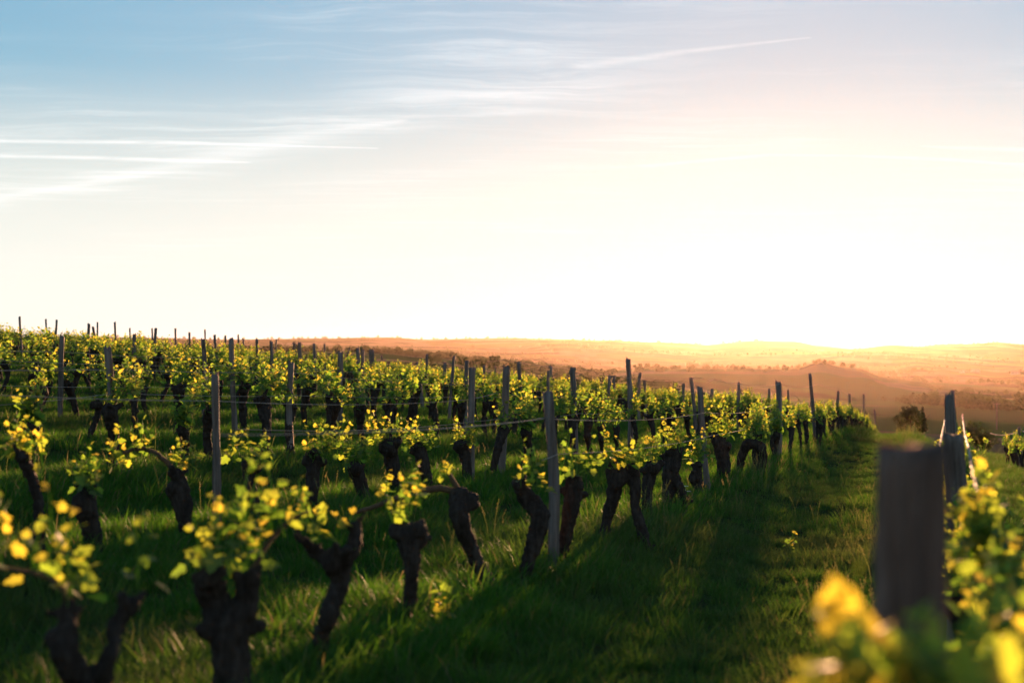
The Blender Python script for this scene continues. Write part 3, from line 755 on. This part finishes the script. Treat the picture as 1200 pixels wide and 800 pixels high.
portrait(482, P1, [([(482, 762), (480, 702), (484, 660), (478, 627)], [10, 10, 12, 18])], [((466, 622), 12), ((491, 620), 13)], [(478, 610), (465, 612), (490, 603)], 8, .17, (.038, .066), [],
         'slender straight vine with a swollen head beside the twisting one', 4)
portrait(588, P1, [([(590, 726), (578, 692), (555, 650), (540, 606), (537, 585)], [9, 10, 11, 13, 15])], [((538, 581), 14)], [(525, 566), (490, 576), (455, 584)], 8, .13, (.04, .07),
         [([(538, 575), (510, 572), (470, 582), (418, 600)], [4, 4, 3.4, 2.4]), ([(538, 574), (530, 562), (522, 550)], [3.4, 3, 2])], 'vine leaning hard to the left with a brown cane tied along the wire', 5)
portrait(617, P1, [([(618, 714), (617, 670), (628, 626), (632, 602), (616, 581), (608, 568)], [9, 10, 13, 15, 14, 8])], [((634, 604), 14)], [(608, 563), (632, 572), (620, 558)], 9, .2, (.038, .066), [],
         'crooked vine with a knobbed elbow, just left of the slim pale stake', 6)
portrait(653, P1, [([(652, 674), (660, 640), (668, 600), (673, 570)], [8, 9, 12, 14])], [((672, 566), 13)], [(672, 556), (690, 552), (660, 552)], 11, .22, (.038, .066), [],
         'vine leaning right, close behind the slim pale stake', 7)
portrait(707, P1, [([(703, 652), (710, 615), (720, 575), (717, 543)], [8, 8, 11, 8]), ([(718, 572), (732, 556), (743, 560), (744, 590), (752, 622), (758, 650)], [9, 12, 11, 7, 8, 8])], [((741, 550), 11)], [(717, 543), (735, 545), (750, 543)], 13, .22, (.038, .066), [],
         'vine standing astride on two legs like a letter A', 8, .011)
portrait(760, P1, [([(760, 617), (758, 585), (760, 560), (765, 548)], [7, 8, 10, 11])], [((766, 548), 10)], [(760, 542), (768, 538)], 10, .24, (.038, .066), [], 'short straight vine just right of the one with two legs', 9, .011)
portrait(784, P1, [([(785, 606), (784, 570), (787, 545), (790, 532)], [9, 11, 13, 12]), ([(787, 545), (796, 570), (803, 590)], [7, 6, 6])], [((786, 538), 12)], [(786, 528), (795, 526), (775, 524)], 14, .27, (.038, .066), [],
         'thick dark vine with a side prop, left of the stake leaning over the grass edge', 10, .012)
portrait(822, P1, [([(822, 592), (820, 572), (816, 560), (818, 545)], [6, 8, 10, 6])], [((814, 560), 9)], [(818, 540), (812, 536), (826, 536)], 15, .34, (.038, .066), [], 'small vine half hidden by the stake leaning over the grass edge', 11, .012)
portrait(847, P1, [([(848, 572), (848, 545), (845, 525), (838, 512)], [9, 10, 11, 8])], [((850, 524), 9)], [(840, 508), (852, 510)], 16, .36, (.038, .066), [], 'bulky vine just right of the stake leaning over the grass edge', 12, .012)
_, TA = portrait(868, P1, [([(868, 568), (868, 540), (876, 521), (890, 522), (893, 541), (884, 566)], [6, 6, 8, 8, 7, 6])], [((880, 519), 7)], [(872, 510), (885, 510), (895, 512)], 20, .38, (.038, .066), [],
                 'arched vine bridging over the grass like a gateway', 13, .014)
P2 = -2 * ROW
portrait(45, P2, [([(46, 612), (41, 570), (28, 535)], [7.2, 8.0, 8.6])], [((27, 536), 9.4)], [(28, 537), (45, 539), (15, 534)], 14, .18, (.038, .066), [], 'slim vine bowing left at the left edge, behind the forked corner vine', 31)
portrait(112, P2, [([(115, 668), (108, 620), (100, 590), (104, 574)], [13.6, 13.6, 17.6, 12.2])], [((98, 588), 15.6)], [(98, 575), (110, 577), (104, 569)], 14, .2, (.038, .066), [], 'fat headed vine above the forked corner vine, with a small tuft of leaves', 32)
portrait(218, P2, [([(219, 658), (218, 610), (211, 575), (208, 555)], [10.4, 12.0, 15.2, 8.6])], [((205, 572), 13.3)], [(208, 554), (225, 549), (165, 529), (140, 541)], 19, .2, (.038, .066), [([(208, 556), (190, 535), (165, 524), (135, 536)], [3.4, 3, 2.6, 2])], 'burly dark vine left of the leaf bouquet, its cane arching to the left', 33)
portrait(299, P2, [([(301, 640), (297, 590), (292, 545)], [8.0, 8.8, 10.1])], [((294, 548), 10.9)], [(292, 545), (275, 539), (310, 537)], 15, .2, (.038, .066), [], 'vine half hidden behind the leaf bouquet of the stout one', 34)
portrait(365, P2, [([(364, 608), (366, 562), (367, 536)], [8.0, 8.8, 12.2])], [((362, 540), 10.1)], [(366, 535), (380, 533), (392, 527)], 17, .22, (.038, .066), [], 'upright vine with a round head above the twisting vine', 35)
portrait(427, P2, [([(430, 610), (425, 575), (415, 545)], [8.0, 9.6, 11.5])], [((416, 548), 11.7)], [(413, 544), (425, 539), (400, 534)], 18, .22, (.038, .066), [], 'vine tilting left in the gap between the twisting vine and the slender one', 36)
portrait(466, P2, [([(468, 588), (460, 545), (457, 522)], [8.0, 10.4, 13.7])], [((452, 524), 10.9)], [(455, 521), (468, 521), (440, 517)], 19, .24, (.04, .07), [], 'club shaped vine standing right above the slender swollen headed vine', 37)
portrait(502, P2, [([(504, 580), (498, 550), (492, 526)], [7.2, 8.8, 11.5])], [((488, 527), 9.4)], [(490, 525), (505, 523), (480, 521)], 19, .24, (.04, .07), [], 'short stout vine above the cane tied along the wire', 38)
portrait(547, P2, [([(549, 568), (546, 540), (540, 522)], [6.4, 8.0, 9.4])], [((541, 522), 9.4)], [(540, 521), (552, 521)], 18, .24, (.04, .07), [], 'narrow vine just left of the broad dark stake', 39)
# the right row, which runs under the camera
portrait(1092, .02, [([(1092, 2200), (1100, 1700), (1085, 1250), (1090, 1060)], [48, 44, 46, 60])], [((1085, 1075), 60)], [(1000, 900), (985, 930), (1015, 900), (1110, 900), (1140, 880), (1060, 960), (1150, 910), (1090, 880)], 30, .14, (.05, .075),
         [([(1090, 1060), (1060, 980), (1010, 920)], [9, 8, 6]), ([(1090, 1060), (1120, 980), (1135, 900)], [9, 8, 6])], 'vine under the thick blurred stake, its yellow leaves filling the bottom right corner', 14, .008, .04, .18)
portrait(1188, .27, [([(1186, 980), (1190, 850), (1196, 765), (1182, 705), (1162, 672)], [20, 19, 20, 17, 11])], [((1184, 706), 17)], [(1160, 664), (1150, 650), (1140, 668), (1166, 690)], 20, .2, (.05, .08),
         [([(1164, 675), (1150, 655), (1135, 640)], [4, 3, 2.4])], 'dark crooked vine at the right edge behind the blurred yellow leaves', 15)

# ------------------------------------------------------------------ all the other vines of the rows
cand = []
for k in range(1, 23):
    p0 = -ROW * k
    t = {1: TA + 1.15, 2: row_t(574, -2 * ROW)}.get(k, row_t(-70, p0) + (k * .37) % 1)
    t_end = 108 if k == 1 else 96 if k < 4 else 84
    rr = random.Random(k)
    while t < t_end:
        tt = t + rr.gauss(0, .07); x, y = to_xy(tt, p0 + rr.gauss(0, .05))
        if y > 1 and -80 < 600 + F * x / y < 1250 and rr.random() > .03: cand.append((y, k, tt, x, y))
        t += 1.02
t = 2.6
for t in [2.5, 3.5, 5.75, 6.8, 7.8, 8.9, 9.9, 11, 12, 13.1, 14, 15.2, 16.3, 18.4]:
    x, y = to_xy(t, right_p(t) + .10); cand.append((y, 0, t, x, y))
for t in np.arange(27.5, 42, 1.02):
    x, y = to_xy(t, 2.55); cand.append((y, -1, t, x, y))
cand.sort()
SIDE = {0: 'right row under the camera', -1: 'sunlit row on the far right'}
def ordinal_from_stake(k, t):
    b = [s for s in stakes if s['k'] == k and s['t'] < t]
    ts = sorted(s['t'] for s in b)
    mates = [u for u in [c[2] for c in cand if c[1] == k] + [q_[1] for q_ in PORTRAYED if q_[0] == k and k > 0] if u <= t and (not ts or u > ts[-1])]
    return len(mates), len(ts)
def choose(c):
    r_ = random.Random(int(c[2] * 100) + c[1] * 7919)
    return r_.randrange(8), (RZ + (math.pi if r_.random() < .5 else 0) + r_.gauss(0, .15)), r_.uniform(.9, 1.1) * (1.12 if c[1] > 5 else 1.06 if c[1] > 1 else 1.0)
NEAR_N = 270
for c in cand[:NEAR_N]:
    _, k, t, x, y = c; ki, rz, s = choose(c); young = y < 13 + 2.5 * math.sin(x * 2.1) and k > 0
    n_, b_ = ordinal_from_stake(k, t); style = (YOUNG if young else KINDS)[ki][3]
    if k < 1:
        lab = '%s vine, %s along the %s' % (style, ORD[n_ - 1 + 0] if n_ <= 18 else 'deep', SIDE[k]) if (k == 0 and t < 9) else ('leafy vine in the sunlit row on the far right edge' if k == -1 else 'leafy vine deep in the right row behind its stakes')
        if k == 0 and t < 9: lab = '%s vine in the right row, %s' % (style, ('just before' if t < 2.3 else '%s vine past the thick blurred stake' % ORD[n_ - 1]) if b_ < 2 else '%s vine past the flat-faced stake' % ORD[n_ - 1])
        grp = 'vines of the far right row' if k == -1 else 'vines of the right row'
    elif k <= 6 and y < 30:
        where = '%s beyond the %s stake' % (ORD[n_ - 1], ORD[b_ - 1]) if b_ else '%s from the left picture edge' % ORD[n_ - 1]
        if b_ == 0: where = '%s short of its first stake' % ORD[max(0, len([q_ for q_ in cand if q_[1] == k and q_[2] > t and q_[2] < min([s_['t'] for s_ in stakes if s_['k'] == k] + [99])]))] if any(s_['k'] == k for s_ in stakes) else where
        lab = '%s vine in the %s row left of the aisle, %s' % (style, ORD[k - 1], where); grp = 'vines of the near rows'
    else:
        lab = ('leafy vine in the dense far stretch of the %s row left of the aisle' % ORD[k - 1]) if k <= 6 else 'small leafy vine crowded among the upper rows on the left rise'
        grp = ('far vines of the %s row' % ORD[k - 1]) if k <= 6 else 'crowded vines of the upper rows'
    tr, fo, cs, _ = (YOUNG if young else KINDS)[ki]
    e = vine(x, y, rz, tr, fo, cs, lab, grp); e.scale = (s, s, s)

# the rest of the rows, too many and too far to count
rest = cand[NEAR_N:]
vt = bpy.data.collections.new('row vine trunks'); vf = bpy.data.collections.new('row vine leaves')
for i, (tr, fo, cs, _) in enumerate(KINDS):
    vt.objects.link(bpy.data.objects.new('kind_trunk_%d' % i, tr)); vf.objects.link(bpy.data.objects.new('kind_leaves_%d' % i, fo))
def scatter(name, pts, rz, scl, kin, cols, label, cat):
    me = bpy.data.meshes.new(name); me.vertices.add(len(pts)); me.vertices.foreach_set('co', np.asarray(pts, np.float32).ravel())
    for nm, ty, v, dt in (('scl', 'FLOAT', scl, np.float32), ('rz', 'FLOAT', rz, np.float32), ('kin', 'INT', kin, np.int32)):
        a = me.attributes.new(nm, ty, 'POINT'); a.data.foreach_set('value', np.asarray(v, dt))
    o = link(name, me); tag(o, label, cat, kind='stuff')
    g = bpy.data.node_groups.new(name, 'GeometryNodeTree')
    g.interface.new_socket('Geometry', in_out='INPUT', socket_type='NodeSocketGeometry'); g.interface.new_socket('Geometry', in_out='OUTPUT', socket_type='NodeSocketGeometry')
    n, l = g.nodes, g.links
    a_, b_ = n.new('NodeGroupInput'), n.new('NodeGroupOutput'); jn = n.new('GeometryNodeJoinGeometry')
    def nm_(s, ty):
        q_ = n.new('GeometryNodeInputNamedAttribute'); q_.data_type = ty; q_.inputs['Name'].default_value = s; return q_.outputs['Attribute']
    for c in cols:
        ip = n.new('GeometryNodeInstanceOnPoints'); ci_ = n.new('GeometryNodeCollectionInfo'); ci_.inputs['Collection'].default_value = c
        ci_.inputs['Separate Children'].default_value = True; ci_.inputs['Reset Children'].default_value = True
        x_ = n.new('ShaderNodeCombineXYZ'); l.new(nm_('rz', 'FLOAT'), x_.inputs[2])
        l.new(a_.outputs[0], ip.inputs['Points']); l.new(ci_.outputs[0], ip.inputs['Instance']); ip.inputs['Pick Instance'].default_value = True
        l.new(nm_('kin', 'INT'), ip.inputs['Instance Index']); l.new(x_.outputs[0], ip.inputs['Rotation']); l.new(nm_('scl', 'FLOAT'), ip.inputs['Scale'])
        l.new(ip.outputs[0], jn.inputs[0])
    l.new(jn.outputs[0], b_.inputs[0]); md = o.modifiers.new(name, 'NODES'); md.node_group = g
    return o
ch = [choose(c) for c in rest]
scatter('distant_vines', [(c[3], c[4], hz1(c[3], c[4]) - .03) for c in rest], [h[1] for h in ch], [h[2] for h in ch], [h[0] for h in ch], [vt, vf],
        'mass of green vine rows filling the far slope up to the skyline', 'vines')

# ------------------------------------------------------------------ small plants in the grass
def weed(X, Y, h, n, label, seed):
    d = EYE * F / (Y - 464 + .08 * (1070 - X)); x = (X - 600) / F * d
    e = empty('weed', (x, d, hz1(x, d))); tag(e, label, 'weed', None)
    st = make_cane('weed_stem', [(0, 0, -.02), (.01, 0, h * .5), (-.01, .01, h)], [.004, .003, .0015]); st.materials.clear(); st.materials.append(LEAF)
    link('stem', st, None, e)
    link('leaves', make_foliage('weed_leaves', [(0, 0, h * .15), (0, 0, h * .45), (.0, 0, h * .7)], LEAF_NEAR, seed, n, h * .7, .8, .035, (.03, .05), True, .25), None, e)
weed(517, 757, .2, 6, 'pale yellow seedling sprouting from the grass between two near trunks', 50)
weed(928, 640, .13, 4, 'low yellowish weed in the middle of the grass aisle', 51)
m, nt, out = new_mat('white petals'); bs = nt.node('ShaderNodeBsdfPrincipled'); bs.inputs['Base Color'].default_value = (.78, .76, .70, 1); nt.l.new(bs.outputs[0], out.inputs[0]); PETAL = m
dm = make_cane('flower_stem', [(0, 0, -.02), (.005, 0, .1), (.01, 0, .2)], [.002, .0018, .0015]); dm.materials.clear(); dm.materials.append(GRASS)
V, Q = [], []
for k in range(14):
    a = 6.283 * k / 14; c, s_ = math.cos(a), math.sin(a); b = len(V)
    V += [(.01 + c * .004, s_ * .004, .205), (.01 + c * .018 - s_ * .004, s_ * .018 + c * .004, .208), (.01 + c * .023, s_ * .023, .204), (.01 + c * .018 + s_ * .004, s_ * .018 - c * .004, .208)]; Q.append((b, b + 1, b + 2, b + 3))
pm = np_mesh('flower_head', V, [np.array(Q)]); pm.materials.append(PETAL)
for i, (X, Y) in enumerate(((803, 596), (800, 602), (806, 604))):
    d = EYE * F / (Y - 464 + .08 * (1070 - X)); x = (X - 600) / F * d
    e = empty('daisy', (x, d, hz1(x, d))); tag(e, 'tiny white daisy in the grass by the foot of the thick propped vine', 'flower', 'white daisies in the grass')
    link('stem', dm, None, e); link('flower_head', pm, None, e)
# ------------------------------------------------------------------ trees, bushes and houses in the valley
TREELEAF = leafy_mat('tree leaf', [(0, (.028, .042, .018)), (.5, (.048, .068, .025)), (1, (.08, .095, .034))], [(0, (.03, .05, .01)), (1, (.10, .12, .02))], .3, .7)
def crown_mesh(name, lobes, n, leaf, seed):
    """lobes: (centre, radii); leaves gather in clumps towards the outside of each lobe"""
    rg = np.random.default_rng(seed); V, Q, T = [], [], []
    for c, rad, share in lobes:
        for i in range(int(n * share)):
            d = rg.normal(size=3); d /= np.linalg.norm(d); r = rg.uniform(.45, 1.0) ** .5
            wob = 1 + .28 * mnoise.noise(Vector(d * 2.3 + np.array(c))) + .18 * mnoise.noise(Vector(d * 6 + np.array(c)))
            q_ = np.array(c) + d * np.array(rad) * r * wob
            a = rg.normal(size=3); a /= np.linalg.norm(a); b = np.cross(a, d); b /= np.linalg.norm(b) + 1e-6
            s = leaf * rg.uniform(.6, 1.4); k = len(V)
            V += [q_ - a * s, q_ + b * s * .7, q_ + a * s, q_ - b * s * .7]; Q.append((k, k + 1, k + 2, k + 3)); T += [float(np.clip(rg.normal(.5, .2), 0, 1))] * 4
    me = np_mesh(name, np.array(V), [np.array(Q)], {'tint': T}); me.materials.append(TREELEAF); return me
def trunk_mesh(name, h, r, seed, limbs=5):
    rg = random.Random(seed); V, Fc = [], []
    def add(pts, rad):
        p_, r_ = smooth_line(pts, rad, h / 8); v, f = tube(p_, r_, 7); b = len(V); V.extend(tuple(q_) for q_ in v); Fc.extend(tuple(b + k for k in g) for g in f if len(g) == 4)
    add([(0, 0, -.4), (rg.gauss(0, .03) * h, 0, h * .35), (rg.gauss(0, .03) * h, rg.gauss(0, .03) * h, h * .85)], [r * 1.2, r * .8, r * .2])
    for i in range(limbs):
        a = 6.283 * i / limbs + rg.random(); z0 = h * rg.uniform(.22, .55); l = h * rg.uniform(.2, .36)
        add([(0, 0, z0), (math.cos(a) * l * .5, math.sin(a) * l * .5, z0 + l * .4), (math.cos(a) * l, math.sin(a) * l, z0 + l * .8)], [r * .5, r * .3, r * .1])
    me = np_mesh(name, V, [np.array(Fc)], smooth=True); me.materials.append(BARK); return me
def lobes_round(w, h, seed, n=6, low=.28):
    rg = random.Random(seed); L = [((0, 0, h * (.5 + low * .5)), (w * .36, w * .36, h * .36), .3)]
    for i in range(n):
        a = 6.283 * i / n + rg.random(); z = h * rg.uniform(low + .12, .82); q_ = w * rg.uniform(.2, .32)
        L.append(((math.cos(a) * q_, math.sin(a) * q_, z), (w * rg.uniform(.16, .25),) * 2 + (h * rg.uniform(.13, .2),), .7 / n))
    return L
def lobes_cone(w, h, n=7):
    return [((0, 0, h * (.1 + .86 * (k + .5) / n)), (w * .5 * (1.02 - (k + .3) / n),) * 2 + (h * .11,), 1 / n) for k in range(n)]
TREES = {}
def tree(name, X, r, h, wid, shape, label, group, seed, up=0.0):
    x, y = ray_xy(X, r); e = empty(name, (x, y, hz1(x, y) - .1 + up), seed * 1.7); tag(e, label, 'bush' if name == 'bush' else 'tree', group)
    lob = lobes_cone(wid, h) if shape == 'cone' else lobes_round(wid, h, seed, 7, .05 if shape == 'bush' else .2)
    link('trunk', trunk_mesh('tree_trunk', h, h * .03, seed), None, e)
    link('crown', crown_mesh('tree_crown', lob, 900 if r < 400 else 380, h * .045 if r < 400 else h * .06, seed), None, e)
tree('bush', 1145, 140, 3.3, 3.2, 'bush', 'dark round bush in the meadow right of the stakes', None, 1)
tree('bush', 1160, 150, 1.2, 2.2, 'bush', 'low spreading shrub at the right foot of the dark round bush', None, 2)
tree('broad_tree', 1067, 180, 3.6, 3.2, 'round', 'broad dark tree at the end of the grass aisle, beside a small conifer', None, 3)
tree('conifer', 1081, 185, 3.4, 1.5, 'cone', 'small pointed conifer at the end of the grass aisle', None, 4)
tree('bush', 1055, 178, 2.4, 1.6, 'bush', 'small bush left of the broad dark tree at the aisle end', None, 5)
for i, (X, h, wd, r) in enumerate(((505, 5, 6, 690), (513, 5.5, 6, 720), (542, 6.5, 7, 700), (551, 5.5, 6, 690), (562, 7, 7, 705), (601, 6.5, 8, 700), (612, 5, 7, 690), (624, 4.5, 7, 700), (636, 4.5, 8, 720))):
    tree('hedgerow_tree', X, r, h, wd, 'round', 'small dusky tree in the hedgerow beyond the vines, beside the biggest one', 'trees of the far hedgerow', 20 + i)
tree('hedgerow_tree', 580, 695, 9.2, 8.5, 'round', 'biggest rounded tree of the hedgerow beyond the vines', 'trees of the far hedgerow', 40)
for i, (X, h, wd, r) in enumerate(((742, 5.5, 9, 720), (722, 4, 8, 730), (688, 4.5, 8, 715), (776, 4.5, 7, 740))):
    tree('hedgerow_tree', X, r, h, wd, 'round', 'low hazy tree further right along the valley hedgerow', 'hazy trees of the valley hedgerow', 60 + i)

# woods and hedges too far to count
wc = bpy.data.collections.new('wood trees')
for i in range(4): wc.objects.link(bpy.data.objects.new('wood_%d' % i, crown_mesh('wood_%d' % i, lobes_round(1.0, 1.0, 80 + i, 5, .05), 130, .11, 80 + i)))
wp, ws, wi, wr = [], [], [], []
def put(x, y, s):
    wp.append((x, y, hz1(x, y) - s * .08)); ws.append(s); wi.append(int(rng.integers(0, 4))); wr.append(float(rng.uniform(0, 6.283)))
tries = 0
while len(wp) < 2600 and tries < 60000:
    tries += 1
    X = rng.uniform(-150, 1350); r = math.exp(rng.uniform(math.log(900), math.log(7000))); x, y = ray_xy(X, r)
    if float(vnoise(np.array(x / 330), np.array(y / 330), 31)) > .66 or abs(float(vnoise(np.array(x / 520), np.array(y / 520), 33)) - .5) < .012: put(x, y, rng.uniform(6, 12))
def hedge(pts, n, s0, s1, r_):
    for i in range(n):
        u = rng.random(); X = np.interp(u, np.linspace(0, 1, len(pts)), pts); x, y = ray_xy(X, r_ * (1 + rng.normal(0, .03))); put(x, y, rng.uniform(s0, s1))
hedge([640, 800], 60, 3, 6.5, 900); hedge([1090, 1130, 1150, 1210, 1260], 34, 3, 7, 1700); hedge([1035, 1120], 16, 3, 5, 1200); hedge([760, 1000], 70, 5, 9, 2150)
hedge([1000, 1110], 60, 8, 13, 5900); hedge([100, 900], 160, 10, 20, 8950); hedge([1000, 1250], 60, 8, 16, 8950)
scatter('far_woods', wp, wr, ws, wi, [wc], 'hazy woods and hedges scattered over the valley and hills', 'woods')

# farmhouses
def plain(name, c, rough=.9):
    m_, nt_, out_ = new_mat(name); b_ = nt_.node('ShaderNodeBsdfPrincipled'); b_.inputs['Roughness'].default_value = rough
    nt_.l.new(nt_.mix(nt_.math('MULTIPLY', nt_.noise(None, 1.5, 4), .5), c, tuple(v * .7 for v in c)), b_.inputs['Base Color']); nt_.l.new(b_.outputs[0], out_.inputs[0]); return m_
WALL, ROOF, DARK = plain('pale render', (.42, .37, .31)), plain('clay tiles', (.26, .12, .08)), plain('window shade', (.03, .03, .035))
def box(name, lo, hi, mat, par):
    V = [(a, b, c) for c in (lo[2], hi[2]) for b in (lo[1], hi[1]) for a in (lo[0], hi[0])]
    me = np_mesh(name, V, [np.array([(0, 2, 3, 1), (4, 5, 7, 6), (0, 1, 5, 4), (1, 3, 7, 5), (3, 2, 6, 7), (2, 0, 4, 6)])]); return link(name, me, mat, par)
def house(X, r, w_, d_, h, rz, label):
    x, y = ray_xy(X, r); e = empty('farmhouse', (x, y, hz1(x, y) - .5), rz); tag(e, label, 'house', 'farmhouses in the valley')
    box('wall', (-w_ / 2, -d_ / 2, 0), (w_ / 2, d_ / 2, h), WALL, e)
    o_ = .5; z = h + .01; rz_ = h + d_ * .28
    V = [(-w_ / 2 - o_, -d_ / 2 - o_, z), (w_ / 2 + o_, -d_ / 2 - o_, z), (w_ / 2 + o_, d_ / 2 + o_, z), (-w_ / 2 - o_, d_ / 2 + o_, z), (-w_ / 2 - o_, 0, rz_), (w_ / 2 + o_, 0, rz_)]
    link('roof', np_mesh('roof', V, [np.array([(0, 1, 5, 4), (2, 3, 4, 5), (3, 2, 1, 0)]), np.array([(0, 4, 3), (1, 2, 5)])]), ROOF, e)
    for k in range(4):
        cx_ = -w_ / 2 + w_ * (k + .5) / 4; box('window', (cx_ - .6, -d_ / 2 - .06, h * .45), (cx_ + .6, -d_ / 2 - .003, h * .75), DARK, e)
house(1143, 4300, 24, 12, 7, .3, 'pale farmhouse on the hazy slope above the right-hand stakes')
house(1192, 4100, 30, 14, 8, -.2, 'long farm building at the far right edge of the valley')
house(1128, 3900, 14, 10, 6, .9, 'small farmhouse left of the pale one on the hazy slope')
# pole
x, y = ray_xy(1168, 300); e = empty('utility_pole', (x, y, hz1(x, y)), .2); tag(e, 'thin lone utility pole in the field right of the round bush', 'pole')
me = make_cane('pole_mast', [(0, 0, -.5), (0, 0, 2.5), (0, 0, 5.4)], [.13, .11, .09]); me.materials.clear(); me.materials.append(POST); link('mast', me, None, e)
box('crossarm', (-.7, -.06, 5.0), (.7, .06, 5.12), POST, e)
print('counts', len(cand), len(stakes), len(wp))
